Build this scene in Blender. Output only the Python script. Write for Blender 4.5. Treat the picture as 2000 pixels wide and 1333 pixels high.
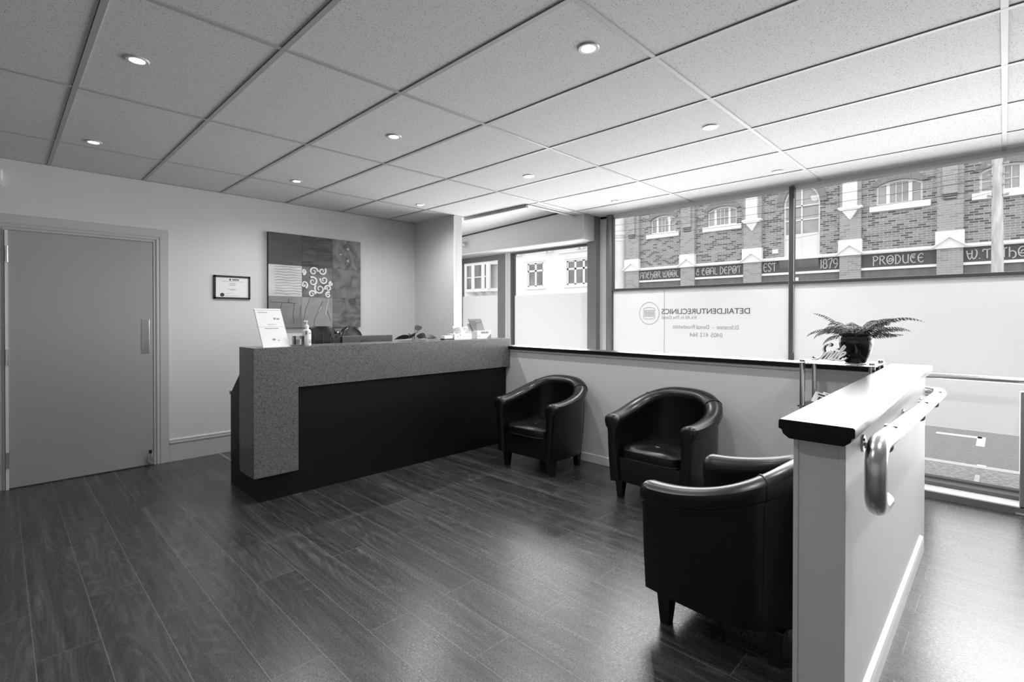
import bpy, bmesh, math, random
from mathutils import Vector, Matrix
random.seed(7)
S = bpy.context.scene
for o in list(bpy.data.objects): bpy.data.objects.remove(o, do_unlink=True)
COL = S.collection
PI = math.pi

# ------------------------------------------------------------------ camera
F_PX = 983.15
cam_d = bpy.data.cameras.new('camera'); cam = bpy.data.objects.new('camera', cam_d); COL.objects.link(cam)
cam_d.sensor_width = 36.0; cam_d.lens = F_PX / 2000 * 36.0
cam_d.shift_y = -0.01966; cam_d.clip_start = 0.02; cam_d.clip_end = 300
yaw, pitch, roll = math.radians(44.3757), math.radians(-0.4), math.radians(0.0588)
fw = Vector((math.cos(yaw)*math.cos(pitch), math.sin(yaw)*math.cos(pitch), math.sin(pitch)))
rt = Vector((math.sin(yaw), -math.cos(yaw), 0)); up = rt.cross(fw)
r2 = rt*math.cos(roll) + up*math.sin(roll); u2 = -rt*math.sin(roll) + up*math.cos(roll)
M = Matrix((r2, u2, -fw)).transposed().to_4x4(); M.translation = Vector((0, 0, 1.365))
cam.matrix_world = M
S.camera = cam

# ------------------------------------------------------------------ world (flat overcast sky)
W = bpy.data.worlds.new('overcast_sky'); S.world = W; W.use_nodes = True
bg = W.node_tree.nodes['Background']; bg.inputs[0].default_value = (1, 1, 1, 1); bg.inputs[1].default_value = 2.0
S.view_settings.view_transform = 'Standard'; S.view_settings.look = 'None'
S.view_settings.exposure = 0.0; S.view_settings.gamma = 1.0; S.view_settings.use_curve_mapping = False

# fill lamps added just inside the windows to boost the weak daylight
def area(name, loc, rot, sx, sy, power, spread=125):
    l = bpy.data.lights.new(name, 'AREA'); l.shape = 'RECTANGLE'; l.size = sx; l.size_y = sy; l.energy = power; l.spread = math.radians(spread)
    o = bpy.data.objects.new(name, l); COL.objects.link(o); o.location = loc; o.rotation_euler = rot
    return o
FILL_BIG, FILL_LOW, FILL_SHOP, SPOT = 130.0, 18.0, 62.0, 50.0
area('daylight_fill_shop', (5.225, 0.5, 1.76), (0, math.radians(90), 0), 1.45, 5.6, FILL_BIG)
area('daylight_fill_entry', (5.255, 4.45, 1.45), (0, math.radians(90), 0), 1.3, 1.25, FILL_SHOP, 170)
area('daylight_fill_lower', (5.225, -1.2, 0.62), (0, math.radians(90), 0), 0.8, 3.2, FILL_LOW, 150)

# ------------------------------------------------------------------ materials
MATS = {}
def nt(name):
    m = bpy.data.materials.new(name); m.use_nodes = True
    t = m.node_tree; return m, t, t.nodes['Principled BSDF']
def g(v): return (v, v, v, 1)
def mat(name, v, rough=0.5, metal=0.0, spec=0.5, noise=0.0, nscale=20.0, bump=0.0, bscale=60.0, coat=0.0, stretch=None, emit=0.0):
    m, t, b = nt(name)
    b.inputs['Base Color'].default_value = g(v); b.inputs['Roughness'].default_value = rough
    b.inputs['Metallic'].default_value = metal; b.inputs['Specular IOR Level'].default_value = spec
    b.inputs['Coat Weight'].default_value = coat
    if emit: b.inputs['Emission Color'].default_value = g(1); b.inputs['Emission Strength'].default_value = emit
    tc = t.nodes.new('ShaderNodeTexCoord'); src = tc.outputs['Object']
    if stretch:
        mp = t.nodes.new('ShaderNodeMapping'); mp.inputs['Scale'].default_value = stretch
        t.links.new(src, mp.inputs[0]); src = mp.outputs[0]
    n = t.nodes.new('ShaderNodeTexNoise'); n.inputs['Scale'].default_value = nscale; n.inputs['Detail'].default_value = 4
    t.links.new(src, n.inputs['Vector'])
    r = t.nodes.new('ShaderNodeMapRange'); r.inputs[3].default_value = v*(1-noise); r.inputs[4].default_value = v*(1+noise)
    r.inputs[1].default_value = 0.3; r.inputs[2].default_value = 0.7
    t.links.new(n.outputs[0], r.inputs[0]); t.links.new(r.outputs[0], b.inputs['Base Color'])
    if bump:
        n2 = t.nodes.new('ShaderNodeTexNoise'); n2.inputs['Scale'].default_value = bscale; n2.inputs['Detail'].default_value = 3
        t.links.new(src, n2.inputs['Vector'])
        bp = t.nodes.new('ShaderNodeBump'); bp.inputs['Strength'].default_value = bump; bp.inputs['Distance'].default_value = 0.004
        t.links.new(n2.outputs[0], bp.inputs['Height']); t.links.new(bp.outputs[0], b.inputs['Normal'])
    MATS[name] = m
    return m
def ramp(t, src, stops, interp='LINEAR'):
    r = t.nodes.new('ShaderNodeValToRGB'); r.color_ramp.interpolation = interp
    e = r.color_ramp.elements
    e[0].position, e[0].color = stops[0][0], g(stops[0][1]); e[1].position, e[1].color = stops[1][0], g(stops[1][1])
    for p, v in stops[2:]:
        x = e.new(p); x.color = g(v)
    t.links.new(src, r.inputs[0]); return r.outputs[0]
def mixc(t, kind, fac, a, b):
    m = t.nodes.new('ShaderNodeMix'); m.data_type = 'RGBA'; m.blend_type = kind
    if isinstance(fac, (int, float)): m.inputs[0].default_value = fac
    else: t.links.new(fac, m.inputs[0])
    for s, k in ((a, 6), (b, 7)):
        if isinstance(s, (int, float)): m.inputs[k].default_value = g(s)
        else: t.links.new(s, m.inputs[k])
    return m.outputs[2]

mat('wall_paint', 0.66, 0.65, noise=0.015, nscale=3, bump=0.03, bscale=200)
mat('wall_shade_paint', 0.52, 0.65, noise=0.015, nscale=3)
mat('low_wall_paint', 0.68, 0.5, noise=0.02, nscale=4)
mat('white_gloss', 0.74, 0.35, noise=0.01)
mat('door_paint', 0.36, 0.45, noise=0.015, nscale=2)
mat('casing_paint', 0.50, 0.4, noise=0.01)
mat('grid_metal', 0.42, 0.55, noise=0.01)
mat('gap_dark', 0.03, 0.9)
mat('black_laminate', 0.0045, 0.42, noise=0.1, nscale=2, spec=0.25)
mat('leather', 0.004, 0.30, noise=0.2, nscale=14, bump=0.14, bscale=20, spec=0.5)
mat('leather_seam', 0.010, 0.45)
mat('black_leg', 0.006, 0.3)
mat('chrome', 0.78, 0.12, metal=1.0)
mat('steel', 0.62, 0.26, metal=1.0, noise=0.03, nscale=8, stretch=(1, 1, 30))
mat('steel_matt', 0.5, 0.4, metal=1.0)
mat('dark_screw', 0.12, 0.4, metal=0.8)
mat('cap_wood', 0.007, 0.30, noise=0.35, nscale=6, stretch=(1.2, 26, 10), spec=0.2, coat=0.0)
MATS['cap_wood'].node_tree.nodes['Principled BSDF'].inputs['Coat Roughness'].default_value = 0.2
MATS['cap_wood'].node_tree.nodes['Principled BSDF'].inputs['Coat IOR'].default_value = 1.5
mat('frame_alu', 0.17, 0.4, metal=0.35)
mat('frame_dark', 0.10, 0.45)
mat('frame_light', 0.55, 0.4, metal=0.2)
mat('frame_mullion', 0.06, 0.4)
mat('paper', 0.82, 0.6)
mat('paper_grey', 0.45, 0.6)
mat('ink', 0.03, 0.6)
mat('ink_soft', 0.25, 0.6)
mat('plastic_white', 0.85, 0.3)
mat('plastic_black', 0.02, 0.35)
mat('monitor_grey', 0.07, 0.4)
mat('candle_wax', 0.85, 0.4)
mat('pot_glaze', 0.006, 0.08, spec=0.8)
mat('leaf', 0.045, 0.5, noise=0.5, nscale=30)
mat('leaf_dark', 0.02, 0.4)
mat('soil', 0.03, 0.9, noise=0.4, nscale=50)
mat('sign_wood', 0.85, 0.45)
mat('sign_side', 0.06, 0.5)
mat('text_ink', 0.10, 0.6)
mat('text_faint', 0.34, 0.6)
mat('render_white', 0.80, 0.8, noise=0.02)
mat('stone_white', 0.86, 0.8, noise=0.03, nscale=4)
mat('render_grey', 0.17, 0.85, noise=0.15, nscale=2, stretch=(1, 3, 0.4))
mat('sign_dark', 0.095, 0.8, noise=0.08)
mat('sign_letter', 0.5, 0.7)
mat('sash_white', 0.75, 0.5)
mat('far_glass', 0.10, 0.06, spec=1.0, noise=0.9, nscale=1.2)
mat('far_glass_light', 0.32, 0.15, spec=0.7, noise=0.25, nscale=1.5)
mat('brick_dark_soldier', 0.22, 0.85, noise=0.2, nscale=6, stretch=(1, 9, 1))
mat('pole_wood', 0.55, 0.85, noise=0.25, nscale=3, stretch=(3, 3, 0.6))
mat('insulator', 0.35, 0.3)
mat('wire_black', 0.03, 0.6)
mat('asphalt', 0.24, 0.9, noise=0.2, nscale=60)
mat('kerb_stone', 0.55, 0.85, noise=0.1)
mat('footpath', 0.30, 0.9, noise=0.35, nscale=26)
mat('road_paint', 0.85, 0.7)
mat('lamp_rim', 0.62, 0.3)
mat('lamp_glow', 0.9, 0.4, emit=14.0)
mat('canvas_side', 0.02, 0.6)

def mk_ceiling_tile():
    m, t, b = nt('ceiling_tile'); b.inputs['Roughness'].default_value = 0.9; b.inputs['Specular IOR Level'].default_value = 0.1
    tc = t.nodes.new('ShaderNodeTexCoord')
    v = t.nodes.new('ShaderNodeTexVoronoi'); v.inputs['Scale'].default_value = 150; v.inputs['Randomness'].default_value = 1
    t.links.new(tc.outputs['Object'], v.inputs['Vector'])
    sep = t.nodes.new('ShaderNodeSeparateColor'); t.links.new(v.outputs['Color'], sep.inputs[0])
    # pin-hole radius differs from hole to hole, many cells have none
    rad = t.nodes.new('ShaderNodeMapRange'); rad.inputs[1].default_value = 0.35; rad.inputs[2].default_value = 1; rad.inputs[3].default_value = 0; rad.inputs[4].default_value = 0.34
    t.links.new(sep.outputs[0], rad.inputs[0])
    lt = t.nodes.new('ShaderNodeMath'); lt.operation = 'LESS_THAN'; t.links.new(v.outputs['Distance'], lt.inputs[0]); t.links.new(rad.outputs[0], lt.inputs[1])
    n = t.nodes.new('ShaderNodeTexNoise'); n.inputs['Scale'].default_value = 160; t.links.new(tc.outputs['Object'], n.inputs['Vector'])
    base = ramp(t, n.outputs[0], [(0.3, 0.64), (0.7, 0.76)])
    c = mixc(t, 'MIX', lt.outputs[0], base, 0.16)
    t.links.new(c, b.inputs['Base Color']); MATS['ceiling_tile'] = m
mk_ceiling_tile()

def mk_floor():
    m, t, b = nt('floor_planks')
    tc = t.nodes.new('ShaderNodeTexCoord')
    sp = t.nodes.new('ShaderNodeSeparateXYZ'); t.links.new(tc.outputs['Object'], sp.inputs[0])
    cb = t.nodes.new('ShaderNodeCombineXYZ')
    ax = t.nodes.new('ShaderNodeMath'); ax.operation = 'ADD'; ax.inputs[1].default_value = 20*0.205 - 0.098
    t.links.new(sp.outputs[0], ax.inputs[0])
    ay = t.nodes.new('ShaderNodeMath'); ay.operation = 'ADD'; ay.inputs[1].default_value = 20.0
    t.links.new(sp.outputs[1], ay.inputs[0])
    t.links.new(ay.outputs[0], cb.inputs[0]); t.links.new(ax.outputs[0], cb.inputs[1])
    br = t.nodes.new('ShaderNodeTexBrick'); br.offset = 0.37; br.offset_frequency = 2; br.squash = 1
    br.inputs['Scale'].default_value = 1; br.inputs['Brick Width'].default_value = 1.22; br.inputs['Row Height'].default_value = 0.205
    br.inputs['Mortar Size'].default_value = 0.0015; br.inputs['Mortar Smooth'].default_value = 0.2; br.inputs['Bias'].default_value = 0
    br.inputs['Color1'].default_value = g(0.0); br.inputs['Color2'].default_value = g(1.0); br.inputs['Mortar'].default_value = g(0.5)
    t.links.new(cb.outputs[0], br.inputs['Vector'])
    # grain, shifted per plank
    off = t.nodes.new('ShaderNodeVectorMath'); off.operation = 'MULTIPLY_ADD'
    t.links.new(br.outputs['Color'], off.inputs[0]); off.inputs[1].default_value = (3.1, 7.7, 5.3); t.links.new(tc.outputs['Object'], off.inputs[2])
    mp = t.nodes.new('ShaderNodeMapping'); mp.inputs['Scale'].default_value = (26, 1.1, 1); t.links.new(off.outputs[0], mp.inputs[0])
    n = t.nodes.new('ShaderNodeTexNoise'); n.inputs['Scale'].default_value = 1; n.inputs['Detail'].default_value = 7; n.inputs['Roughness'].default_value = 0.60; n.inputs['Distortion'].default_value = 0.5
    t.links.new(mp.outputs[0], n.inputs['Vector'])
    grain = ramp(t, n.outputs[0], [(0.30, 0.019), (0.72, 0.100), (0.43, 0.038), (0.56, 0.054)])
    # cathedral rings
    mp2 = t.nodes.new('ShaderNodeMapping'); mp2.inputs['Scale'].default_value = (5.5, 0.8, 1); t.links.new(off.outputs[0], mp2.inputs[0])
    n3 = t.nodes.new('ShaderNodeTexNoise'); n3.inputs['Scale'].default_value = 1.0; n3.inputs['Detail'].default_value = 1.5; t.links.new(mp2.outputs[0], n3.inputs['Vector'])
    mm = t.nodes.new('ShaderNodeMath'); mm.operation = 'MULTIPLY'; mm.inputs[1].default_value = 120; t.links.new(n3.outputs[0], mm.inputs[0])
    sn = t.nodes.new('ShaderNodeMath'); sn.operation = 'SINE'; t.links.new(mm.outputs[0], sn.inputs[0])
    ring = ramp(t, sn.outputs[0], [(0.0, 0.62), (0.9, 1.15), (0.5, 1.0)])
    c = mixc(t, 'MULTIPLY', 0.75, grain, ring)
    tone = ramp(t, br.outputs['Color'], [(0, 0.80), (1, 1.18)])
    c = mixc(t, 'MULTIPLY', 1.0, c, tone)
    c = mixc(t, 'MIX', br.outputs['Fac'], c, 0.17)  # pale seam colour paints in the light caught by plank bevels
    t.links.new(c, b.inputs['Base Color'])
    # fine embossed ticking
    mp3 = t.nodes.new('ShaderNodeMapping'); mp3.inputs['Scale'].default_value = (210, 75, 1); t.links.new(tc.outputs['Object'], mp3.inputs[0])
    n2 = t.nodes.new('ShaderNodeTexNoise'); n2.inputs['Scale'].default_value = 1; n2.inputs['Detail'].default_value = 2; t.links.new(mp3.outputs[0], n2.inputs['Vector'])
    ad = t.nodes.new('ShaderNodeMath'); ad.operation = 'SUBTRACT'; t.links.new(n2.outputs[0], ad.inputs[0]); t.links.new(br.outputs['Fac'], ad.inputs[1])
    bp = t.nodes.new('ShaderNodeBump'); bp.inputs['Strength'].default_value = 0.22; bp.inputs['Distance'].default_value = 0.002
    t.links.new(ad.outputs[0], bp.inputs['Height']); t.links.new(bp.outputs[0], b.inputs['Normal'])
    rr = ramp(t, n2.outputs[0], [(0.35, 0.24), (0.65, 0.34)])
    t.links.new(rr, b.inputs['Roughness']); b.inputs['Specular IOR Level'].default_value = 1.0
    MATS['floor_planks'] = m
mk_floor()

def mk_stone(name, dark, light):
    m, t, b = nt(name); b.inputs['Roughness'].default_value = 0.22
    tc = t.nodes.new('ShaderNodeTexCoord')
    v = t.nodes.new('ShaderNodeTexVoronoi'); v.inputs['Scale'].default_value = 190; t.links.new(tc.outputs['Object'], v.inputs['Vector'])
    sep = t.nodes.new('ShaderNodeSeparateColor'); t.links.new(v.outputs['Color'], sep.inputs[0])
    a = ramp(t, sep.outputs[0], [(0.0, dark*0.55), (0.8, light), (0.25, dark), (0.6, (dark+light)/2)])
    v2 = t.nodes.new('ShaderNodeTexVoronoi'); v2.inputs['Scale'].default_value = 75; t.links.new(tc.outputs['Object'], v2.inputs['Vector'])
    s2 = t.nodes.new('ShaderNodeSeparateColor'); t.links.new(v2.outputs['Color'], s2.inputs[0])
    th = t.nodes.new('ShaderNodeMath'); th.operation = 'GREATER_THAN'; th.inputs[1].default_value = 0.985; t.links.new(s2.outputs[1], th.inputs[0])
    ds = t.nodes.new('ShaderNodeMath'); ds.operation = 'LESS_THAN'; ds.inputs[1].default_value = 0.22; t.links.new(v2.outputs['Distance'], ds.inputs[0])
    mu = t.nodes.new('ShaderNodeMath'); mu.operation = 'MULTIPLY'; t.links.new(th.outputs[0], mu.inputs[0]); t.links.new(ds.outputs[0], mu.inputs[1])
    c = mixc(t, 'MIX', mu.outputs[0], a, 0.75)
    t.links.new(c, b.inputs['Base Color']); MATS[name] = m
mk_stone('speckled_stone', 0.105, 0.16)

def mk_brick(name, lo, hi, mortar, dark_frac=0.3):
    m, t, b = nt(name); b.inputs['Roughness'].default_value = 0.9; b.inputs['Specular IOR Level'].default_value = 0.2
    tc = t.nodes.new('ShaderNodeTexCoord')
    sp = t.nodes.new('ShaderNodeSeparateXYZ'); t.links.new(tc.outputs['Object'], sp.inputs[0])
    ad = t.nodes.new('ShaderNodeMath'); ad.operation = 'ADD'; t.links.new(sp.outputs[0], ad.inputs[0]); t.links.new(sp.outputs[1], ad.inputs[1])
    ad2 = t.nodes.new('ShaderNodeMath'); ad2.operation = 'ADD'; t.links.new(ad.outputs[0], ad2.inputs[0]); ad2.inputs[1].default_value = 50
    az = t.nodes.new('ShaderNodeMath'); az.operation = 'ADD'; t.links.new(sp.outputs[2], az.inputs[0]); az.inputs[1].default_value = 50
    cb = t.nodes.new('ShaderNodeCombineXYZ'); t.links.new(ad2.outputs[0], cb.inputs[0]); t.links.new(az.outputs[0], cb.inputs[1])
    br = t.nodes.new('ShaderNodeTexBrick'); br.inputs['Scale'].default_value = 1
    br.inputs['Brick Width'].default_value = 0.215; br.inputs['Row Height'].default_value = 0.0715; br.inputs['Mortar Size'].default_value = 0.007
    br.inputs['Color1'].default_value = g(0); br.inputs['Color2'].default_value = g(1); br.inputs['Mortar'].default_value = g(0.5)
    t.links.new(cb.outputs[0], br.inputs['Vector'])
    c = ramp(t, br.outputs['Color'], [(0, lo), (1, hi), (dark_frac, lo), (dark_frac+0.05, (lo*0.4+hi*0.6))])
    c = mixc(t, 'MIX', br.outputs['Fac'], c, mortar)
    t.links.new(c, b.inputs['Base Color'])
    MATS[name] = m
mk_brick('brick_field', 0.13, 0.33, 0.50, 0.30)
mk_brick('brick_pier', 0.29, 0.38, 0.47, 0.2)

def mk_glass():
    m = bpy.data.materials.new('clear_glass'); m.use_nodes = True; t = m.node_tree; t.nodes.clear()
    o = t.nodes.new('ShaderNodeOutputMaterial'); tr = t.nodes.new('ShaderNodeBsdfTransparent'); gl = t.nodes.new('ShaderNodeBsdfGlossy')
    tr.inputs[0].default_value = g(0.96); gl.inputs['Roughness'].default_value = 0.01
    fr = t.nodes.new('ShaderNodeFresnel'); fr.inputs[0].default_value = 1.25
    mx = t.nodes.new('ShaderNodeMixShader'); t.links.new(fr.outputs[0], mx.inputs[0]); t.links.new(tr.outputs[0], mx.inputs[1]); t.links.new(gl.outputs[0], mx.inputs[2])
    t.links.new(mx.outputs[0], o.inputs[0]); MATS['clear_glass'] = m
    # frosted privacy film
    m = bpy.data.materials.new('frosted_film'); m.use_nodes = True; t = m.node_tree; t.nodes.clear()
    o = t.nodes.new('ShaderNodeOutputMaterial'); tl = t.nodes.new('ShaderNodeBsdfTranslucent'); df = t.nodes.new('ShaderNodeBsdfDiffuse')
    tc = t.nodes.new('ShaderNodeTexCoord'); n = t.nodes.new('ShaderNodeTexNoise'); n.inputs['Scale'].default_value = 0.8; t.links.new(tc.outputs['Object'], n.inputs['Vector'])
    c = ramp(t, n.outputs[0], [(0.3, 0.64), (0.7, 0.68)])
    t.links.new(c, tl.inputs[0]); df.inputs[0].default_value = g(0.35)
    mx = t.nodes.new('ShaderNodeAddShader'); t.links.new(tl.outputs[0], mx.inputs[0]); t.links.new(df.outputs[0], mx.inputs[1])
    t.links.new(mx.outputs[0], o.inputs[0]); MATS['frosted_film'] = m
    # acrylic / shelf glass
    m = bpy.data.materials.new('shelf_glass'); m.use_nodes = True; t = m.node_tree; t.nodes.clear()
    o = t.nodes.new('ShaderNodeOutputMaterial'); tr = t.nodes.new('ShaderNodeBsdfTransparent'); gl = t.nodes.new('ShaderNodeBsdfGlossy')
    tr.inputs[0].default_value = g(0.90); gl.inputs['Roughness'].default_value = 0.03
    fr = t.nodes.new('ShaderNodeFresnel'); fr.inputs[0].default_value = 1.5
    mx = t.nodes.new('ShaderNodeMixShader'); t.links.new(fr.outputs[0], mx.inputs[0]); t.links.new(tr.outputs[0], mx.inputs[1]); t.links.new(gl.outputs[0], mx.inputs[2])
    t.links.new(mx.outputs[0], o.inputs[0]); MATS['shelf_glass'] = m
mk_glass()

# painting panel materials
def mk_panel(name, a, b_, scale, stretch, detail=5, dist=0.5):
    m, t, b = nt(name); b.inputs['Roughness'].default_value = 0.55
    tc = t.nodes.new('ShaderNodeTexCoord'); mp = t.nodes.new('ShaderNodeMapping'); mp.inputs['Scale'].default_value = stretch
    t.links.new(tc.outputs['Object'], mp.inputs[0])
    n = t.nodes.new('ShaderNodeTexNoise'); n.inputs['Scale'].default_value = scale; n.inputs['Detail'].default_value = detail; n.inputs['Distortion'].default_value = dist
    t.links.new(mp.outputs[0], n.inputs['Vector'])
    c = ramp(t, n.outputs[0], [(0.36, a), (0.64, b_)])
    t.links.new(c, b.inputs['Base Color']); MATS[name] = m
mk_panel('panel_plain', 0.045, 0.075, 2, (1, 1, 5))
mk_panel('panel_dark_streak', 0.020, 0.075, 3, (1.5, 1, 9), 6, 1.0)
mk_panel('panel_mottle', 0.06, 0.20, 5, (1.5, 1, 1), 5, 1.5)
mk_panel('panel_white', 0.50, 0.62, 3, (1, 1, 2))
mk_panel('panel_swirl_ground', 0.09, 0.20, 7, (1, 1, 1))
mk_panel('panel_mid', 0.08, 0.19, 6, (1, 1, 1), 5, 1.2)
mk_panel('panel_branch_ground', 0.17, 0.27, 3, (1, 1, 1.4), 4, 0.6)
mk_panel('panel_branch_light', 0.24, 0.33, 3, (1, 1, 1.4), 4, 0.6)
mk_panel('panel_cloud', 0.05, 0.22, 4, (1, 1, 1.4), 4, 1.8)

# ------------------------------------------------------------------ mesh helpers
def frame_of(d):
    d = d.normalized(); a = Vector((0, 0, 1)) if abs(d.z) < 0.95 else Vector((1, 0, 0))
    x = a.cross(d).normalized(); return x, d.cross(x)
class MB:
    def __init__(s): s.bm = bmesh.new(); s.idx = 0
    def m(s, i): s.idx = i; return s
    def face(s, vs):
        try: f = s.bm.faces.new(vs); f.material_index = s.idx; return f
        except ValueError: return None
    def box(s, x0, x1, y0, y1, z0, z1, mtx=None):
        P = [(x, y, z) for x in (x0, x1) for y in (y0, y1) for z in (z0, z1)]
        v = [s.bm.verts.new((mtx @ Vector(p)) if mtx else p) for p in P]
        for a in ((0, 1, 3, 2), (4, 6, 7, 5), (0, 4, 5, 1), (2, 3, 7, 6), (0, 2, 6, 4), (1, 5, 7, 3)): s.face([v[i] for i in a])
        return s
    def quad(s, pts):
        s.face([s.bm.verts.new(p) for p in pts]); return s
    def loft(s, rings, closed=True, cap=True):
        R = [[s.bm.verts.new(p) for p in r] for r in rings]
        n = len(R[0])
        for a, b in zip(R, R[1:]):
            for i in range(n if closed else n-1): s.face([a[i], a[(i+1) % n], b[(i+1) % n], b[i]])
        if cap: s.face(list(reversed(R[0]))); s.face(R[-1])
        return s
    def cyl(s, p0, p1, r0, r1=None, n=20):
        r1 = r0 if r1 is None else r1; p0 = Vector(p0); p1 = Vector(p1); x, y = frame_of(p1-p0)
        s.loft([[p + (x*math.cos(2*PI*i/n) + y*math.sin(2*PI*i/n))*r for i in range(n)] for p, r in ((p0, r0), (p1, r1))]); return s
    def tube(s, pts, r, n=12, cap=True, flat=None):
        pts = [Vector(p) for p in pts]; rings = []
        px = None
        for i, p in enumerate(pts):
            d = (pts[min(i+1, len(pts)-1)] - pts[max(i-1, 0)])
            if d.length < 1e-9: continue
            d.normalize()
            if px is None: x, y = frame_of(d)
            else:
                x = (px - d*px.dot(d)).normalized(); y = d.cross(x)
            px = x
            rr = r[i] if isinstance(r, (list, tuple)) else r
            rings.append([p + (x*math.cos(2*PI*k/n) + y*math.sin(2*PI*k/n))*rr for k in range(n)])
        s.loft(rings, cap=cap); return s
    def lathe(s, prof, c=(0, 0, 0), n=32):
        c = Vector(c); rings = [[c + Vector((r*math.cos(2*PI*i/n), r*math.sin(2*PI*i/n), z)) for i in range(n)] for r, z in prof]
        s.loft(rings); return s
    def prism(s, poly, axis, a, b):
        # poly in the two other axes, extruded from a to b along axis
        def P(u, v, w):
            return {'x': (w, u, v), 'y': (u, w, v), 'z': (u, v, w)}[axis]
        s.loft([[P(u, v, a) for u, v in poly], [P(u, v, b) for u, v in poly]]); return s
    def sphere(s, c, r, sc=(1, 1, 1), n=16):
        c = Vector(c); rings = []
        for j in range(1, n):
            th = PI*j/n
            rings.append([c + Vector((math.sin(th)*math.cos(2*PI*i/n)*r*sc[0], math.sin(th)*math.sin(2*PI*i/n)*r*sc[1], -math.cos(th)*r*sc[2])) for i in range(n)])
        s.loft(rings); return s
    def build(s, name, mats, parent=None, smooth=False, bevel=0, seg=2, loc=None, rot=None, sub=0):
        bmesh.ops.recalc_face_normals(s.bm, faces=s.bm.faces)
        me = bpy.data.meshes.new(name); s.bm.to_mesh(me); s.bm.free()
        for k in (mats if isinstance(mats, (list, tuple)) else [mats]): me.materials.append(MATS[k])
        o = bpy.data.objects.new(name, me); COL.objects.link(o)
        if parent: o.parent = parent
        if loc: o.location = loc
        if rot: o.rotation_euler = rot
        if smooth:
            for p in me.polygons: p.use_smooth = True
            if smooth == 'auto':
                me.set_sharp_from_angle(angle=math.radians(38))
        if bevel:
            md = o.modifiers.new('bevel', 'BEVEL'); md.width = bevel; md.segments = seg; md.limit_method = 'ANGLE'; md.angle_limit = math.radians(40)
        if sub:
            md = o.modifiers.new('sub', 'SUBSURF'); md.levels = sub; md.render_levels = sub
        return o
def struct(o, label=None):
    o['kind'] = 'structure'
    if label: o['label'] = label
    return o
def tag(o, label, cat, group=None, kind=None):
    o['label'] = label; o['category'] = cat
    if group: o['group'] = group
    if kind: o['kind'] = kind
    return o
def thing(name, label, cat, loc=(0, 0, 0), rz=0.0, group=None):
    o = bpy.data.objects.new(name, None); COL.objects.link(o); o.location = loc; o.rotation_euler = (0, 0, rz); o.empty_display_size = 0.05
    return tag(o, label, cat, group)
def copy_tree(o, parent=None):
    c = o.copy(); COL.objects.link(c); c.parent = parent
    for ch in list(o.children): copy_tree(ch, c)
    return c
def curve_mesh(name, curve, m, parent=None):
    tmp = bpy.data.objects.new('tmp', curve); COL.objects.link(tmp)
    dg = bpy.context.evaluated_depsgraph_get(); dg.update()
    me = bpy.data.meshes.new_from_object(tmp.evaluated_get(dg)); me.name = name
    bpy.data.objects.remove(tmp, do_unlink=True)
    me.materials.clear(); me.materials.append(MATS[m])
    o = bpy.data.objects.new(name, me); COL.objects.link(o)
    if parent: o.parent = parent
    return o
def text_mesh(name, s, m, width, height, ext, parent=None, shear=0.0, bold=0.0):
    c = bpy.data.curves.new(name, 'FONT'); c.body = s; c.size = 1; c.extrude = 0.5; c.shear = shear; c.offset = bold
    o = curve_mesh(name, c, m, parent)
    vs = [v.co for v in o.data.vertices]
    x0, x1 = min(v.x for v in vs), max(v.x for v in vs); y0, y1 = min(v.y for v in vs), max(v.y for v in vs)
    sx = width/(x1-x0); sy = (height/(y1-y0)) if height else sx
    for v in o.data.vertices: v.co = Vector(((v.co.x-x0)*sx, (v.co.y-y0)*sy, v.co.z*ext*2))
    return o
def orient(o, origin, xdir, ydir):
    xdir = Vector(xdir).normalized(); ydir = Vector(ydir).normalized(); z = xdir.cross(ydir)
    m = Matrix((xdir, ydir, z)).transposed().to_4x4(); m.translation = Vector(origin); o.matrix_local = m
    return o

# ================================================================== SETTING
ZC = 2.615
XG = [0.3005 + 0.63745*i for i in range(-5, 9)]
YG = [4.807 - 1.2*j for j in range(0, 8)]
XL, YF = -3.5, -4.5
XW = 5.25
struct(MB().box(XL, 5.35, YF, 6.5, -0.12, 0).build('floor', 'floor_planks'), 'dark wood-look plank floor')

# ceiling: suspended tiles with a notch cut out over the entry
cl = MB()
cl.box(XL, 4.115, YF, 5.63, ZC, ZC+0.03).box(4.115, 5.32, YF, 3.79, ZC, ZC+0.03)
ceil = struct(cl.build('ceiling', 'ceiling_tile'), 'suspended tile ceiling with pin-holed panels')
gr = MB()  # dark strips beside the bars paint in the shade of the tile-edge gaps
for x in XG:
    if x < 4.115:
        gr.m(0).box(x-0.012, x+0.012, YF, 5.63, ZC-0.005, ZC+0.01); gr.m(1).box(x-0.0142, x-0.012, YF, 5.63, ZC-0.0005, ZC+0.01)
    elif x < 5.3:
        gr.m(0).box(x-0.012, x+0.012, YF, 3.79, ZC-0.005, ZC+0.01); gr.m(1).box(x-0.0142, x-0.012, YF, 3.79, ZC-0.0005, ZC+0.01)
for y in YG:
    x1 = 4.115 if y > 3.79 else 5.3
    gr.m(0).box(XL, x1, y-0.012, y+0.012, ZC-0.0045, ZC+0.01)
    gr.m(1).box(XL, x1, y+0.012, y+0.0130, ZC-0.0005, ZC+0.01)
gr.m(0).box(XL, 3.9, 5.605, 5.63, ZC-0.004, ZC+0.01)
gr.box(4.09, 4.125, 3.79, 4.85, ZC-0.035, ZC+0.05)
gr.box(4.09, 5.3, 3.755, 3.80, ZC-0.012, ZC+0.05)
gr.box(4.09, 5.3, 3.70, 3.71, ZC-0.004, ZC+0.01)
gr.build('ceiling_grid', ['grid_metal', 'gap_dark'], ceil)

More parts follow.
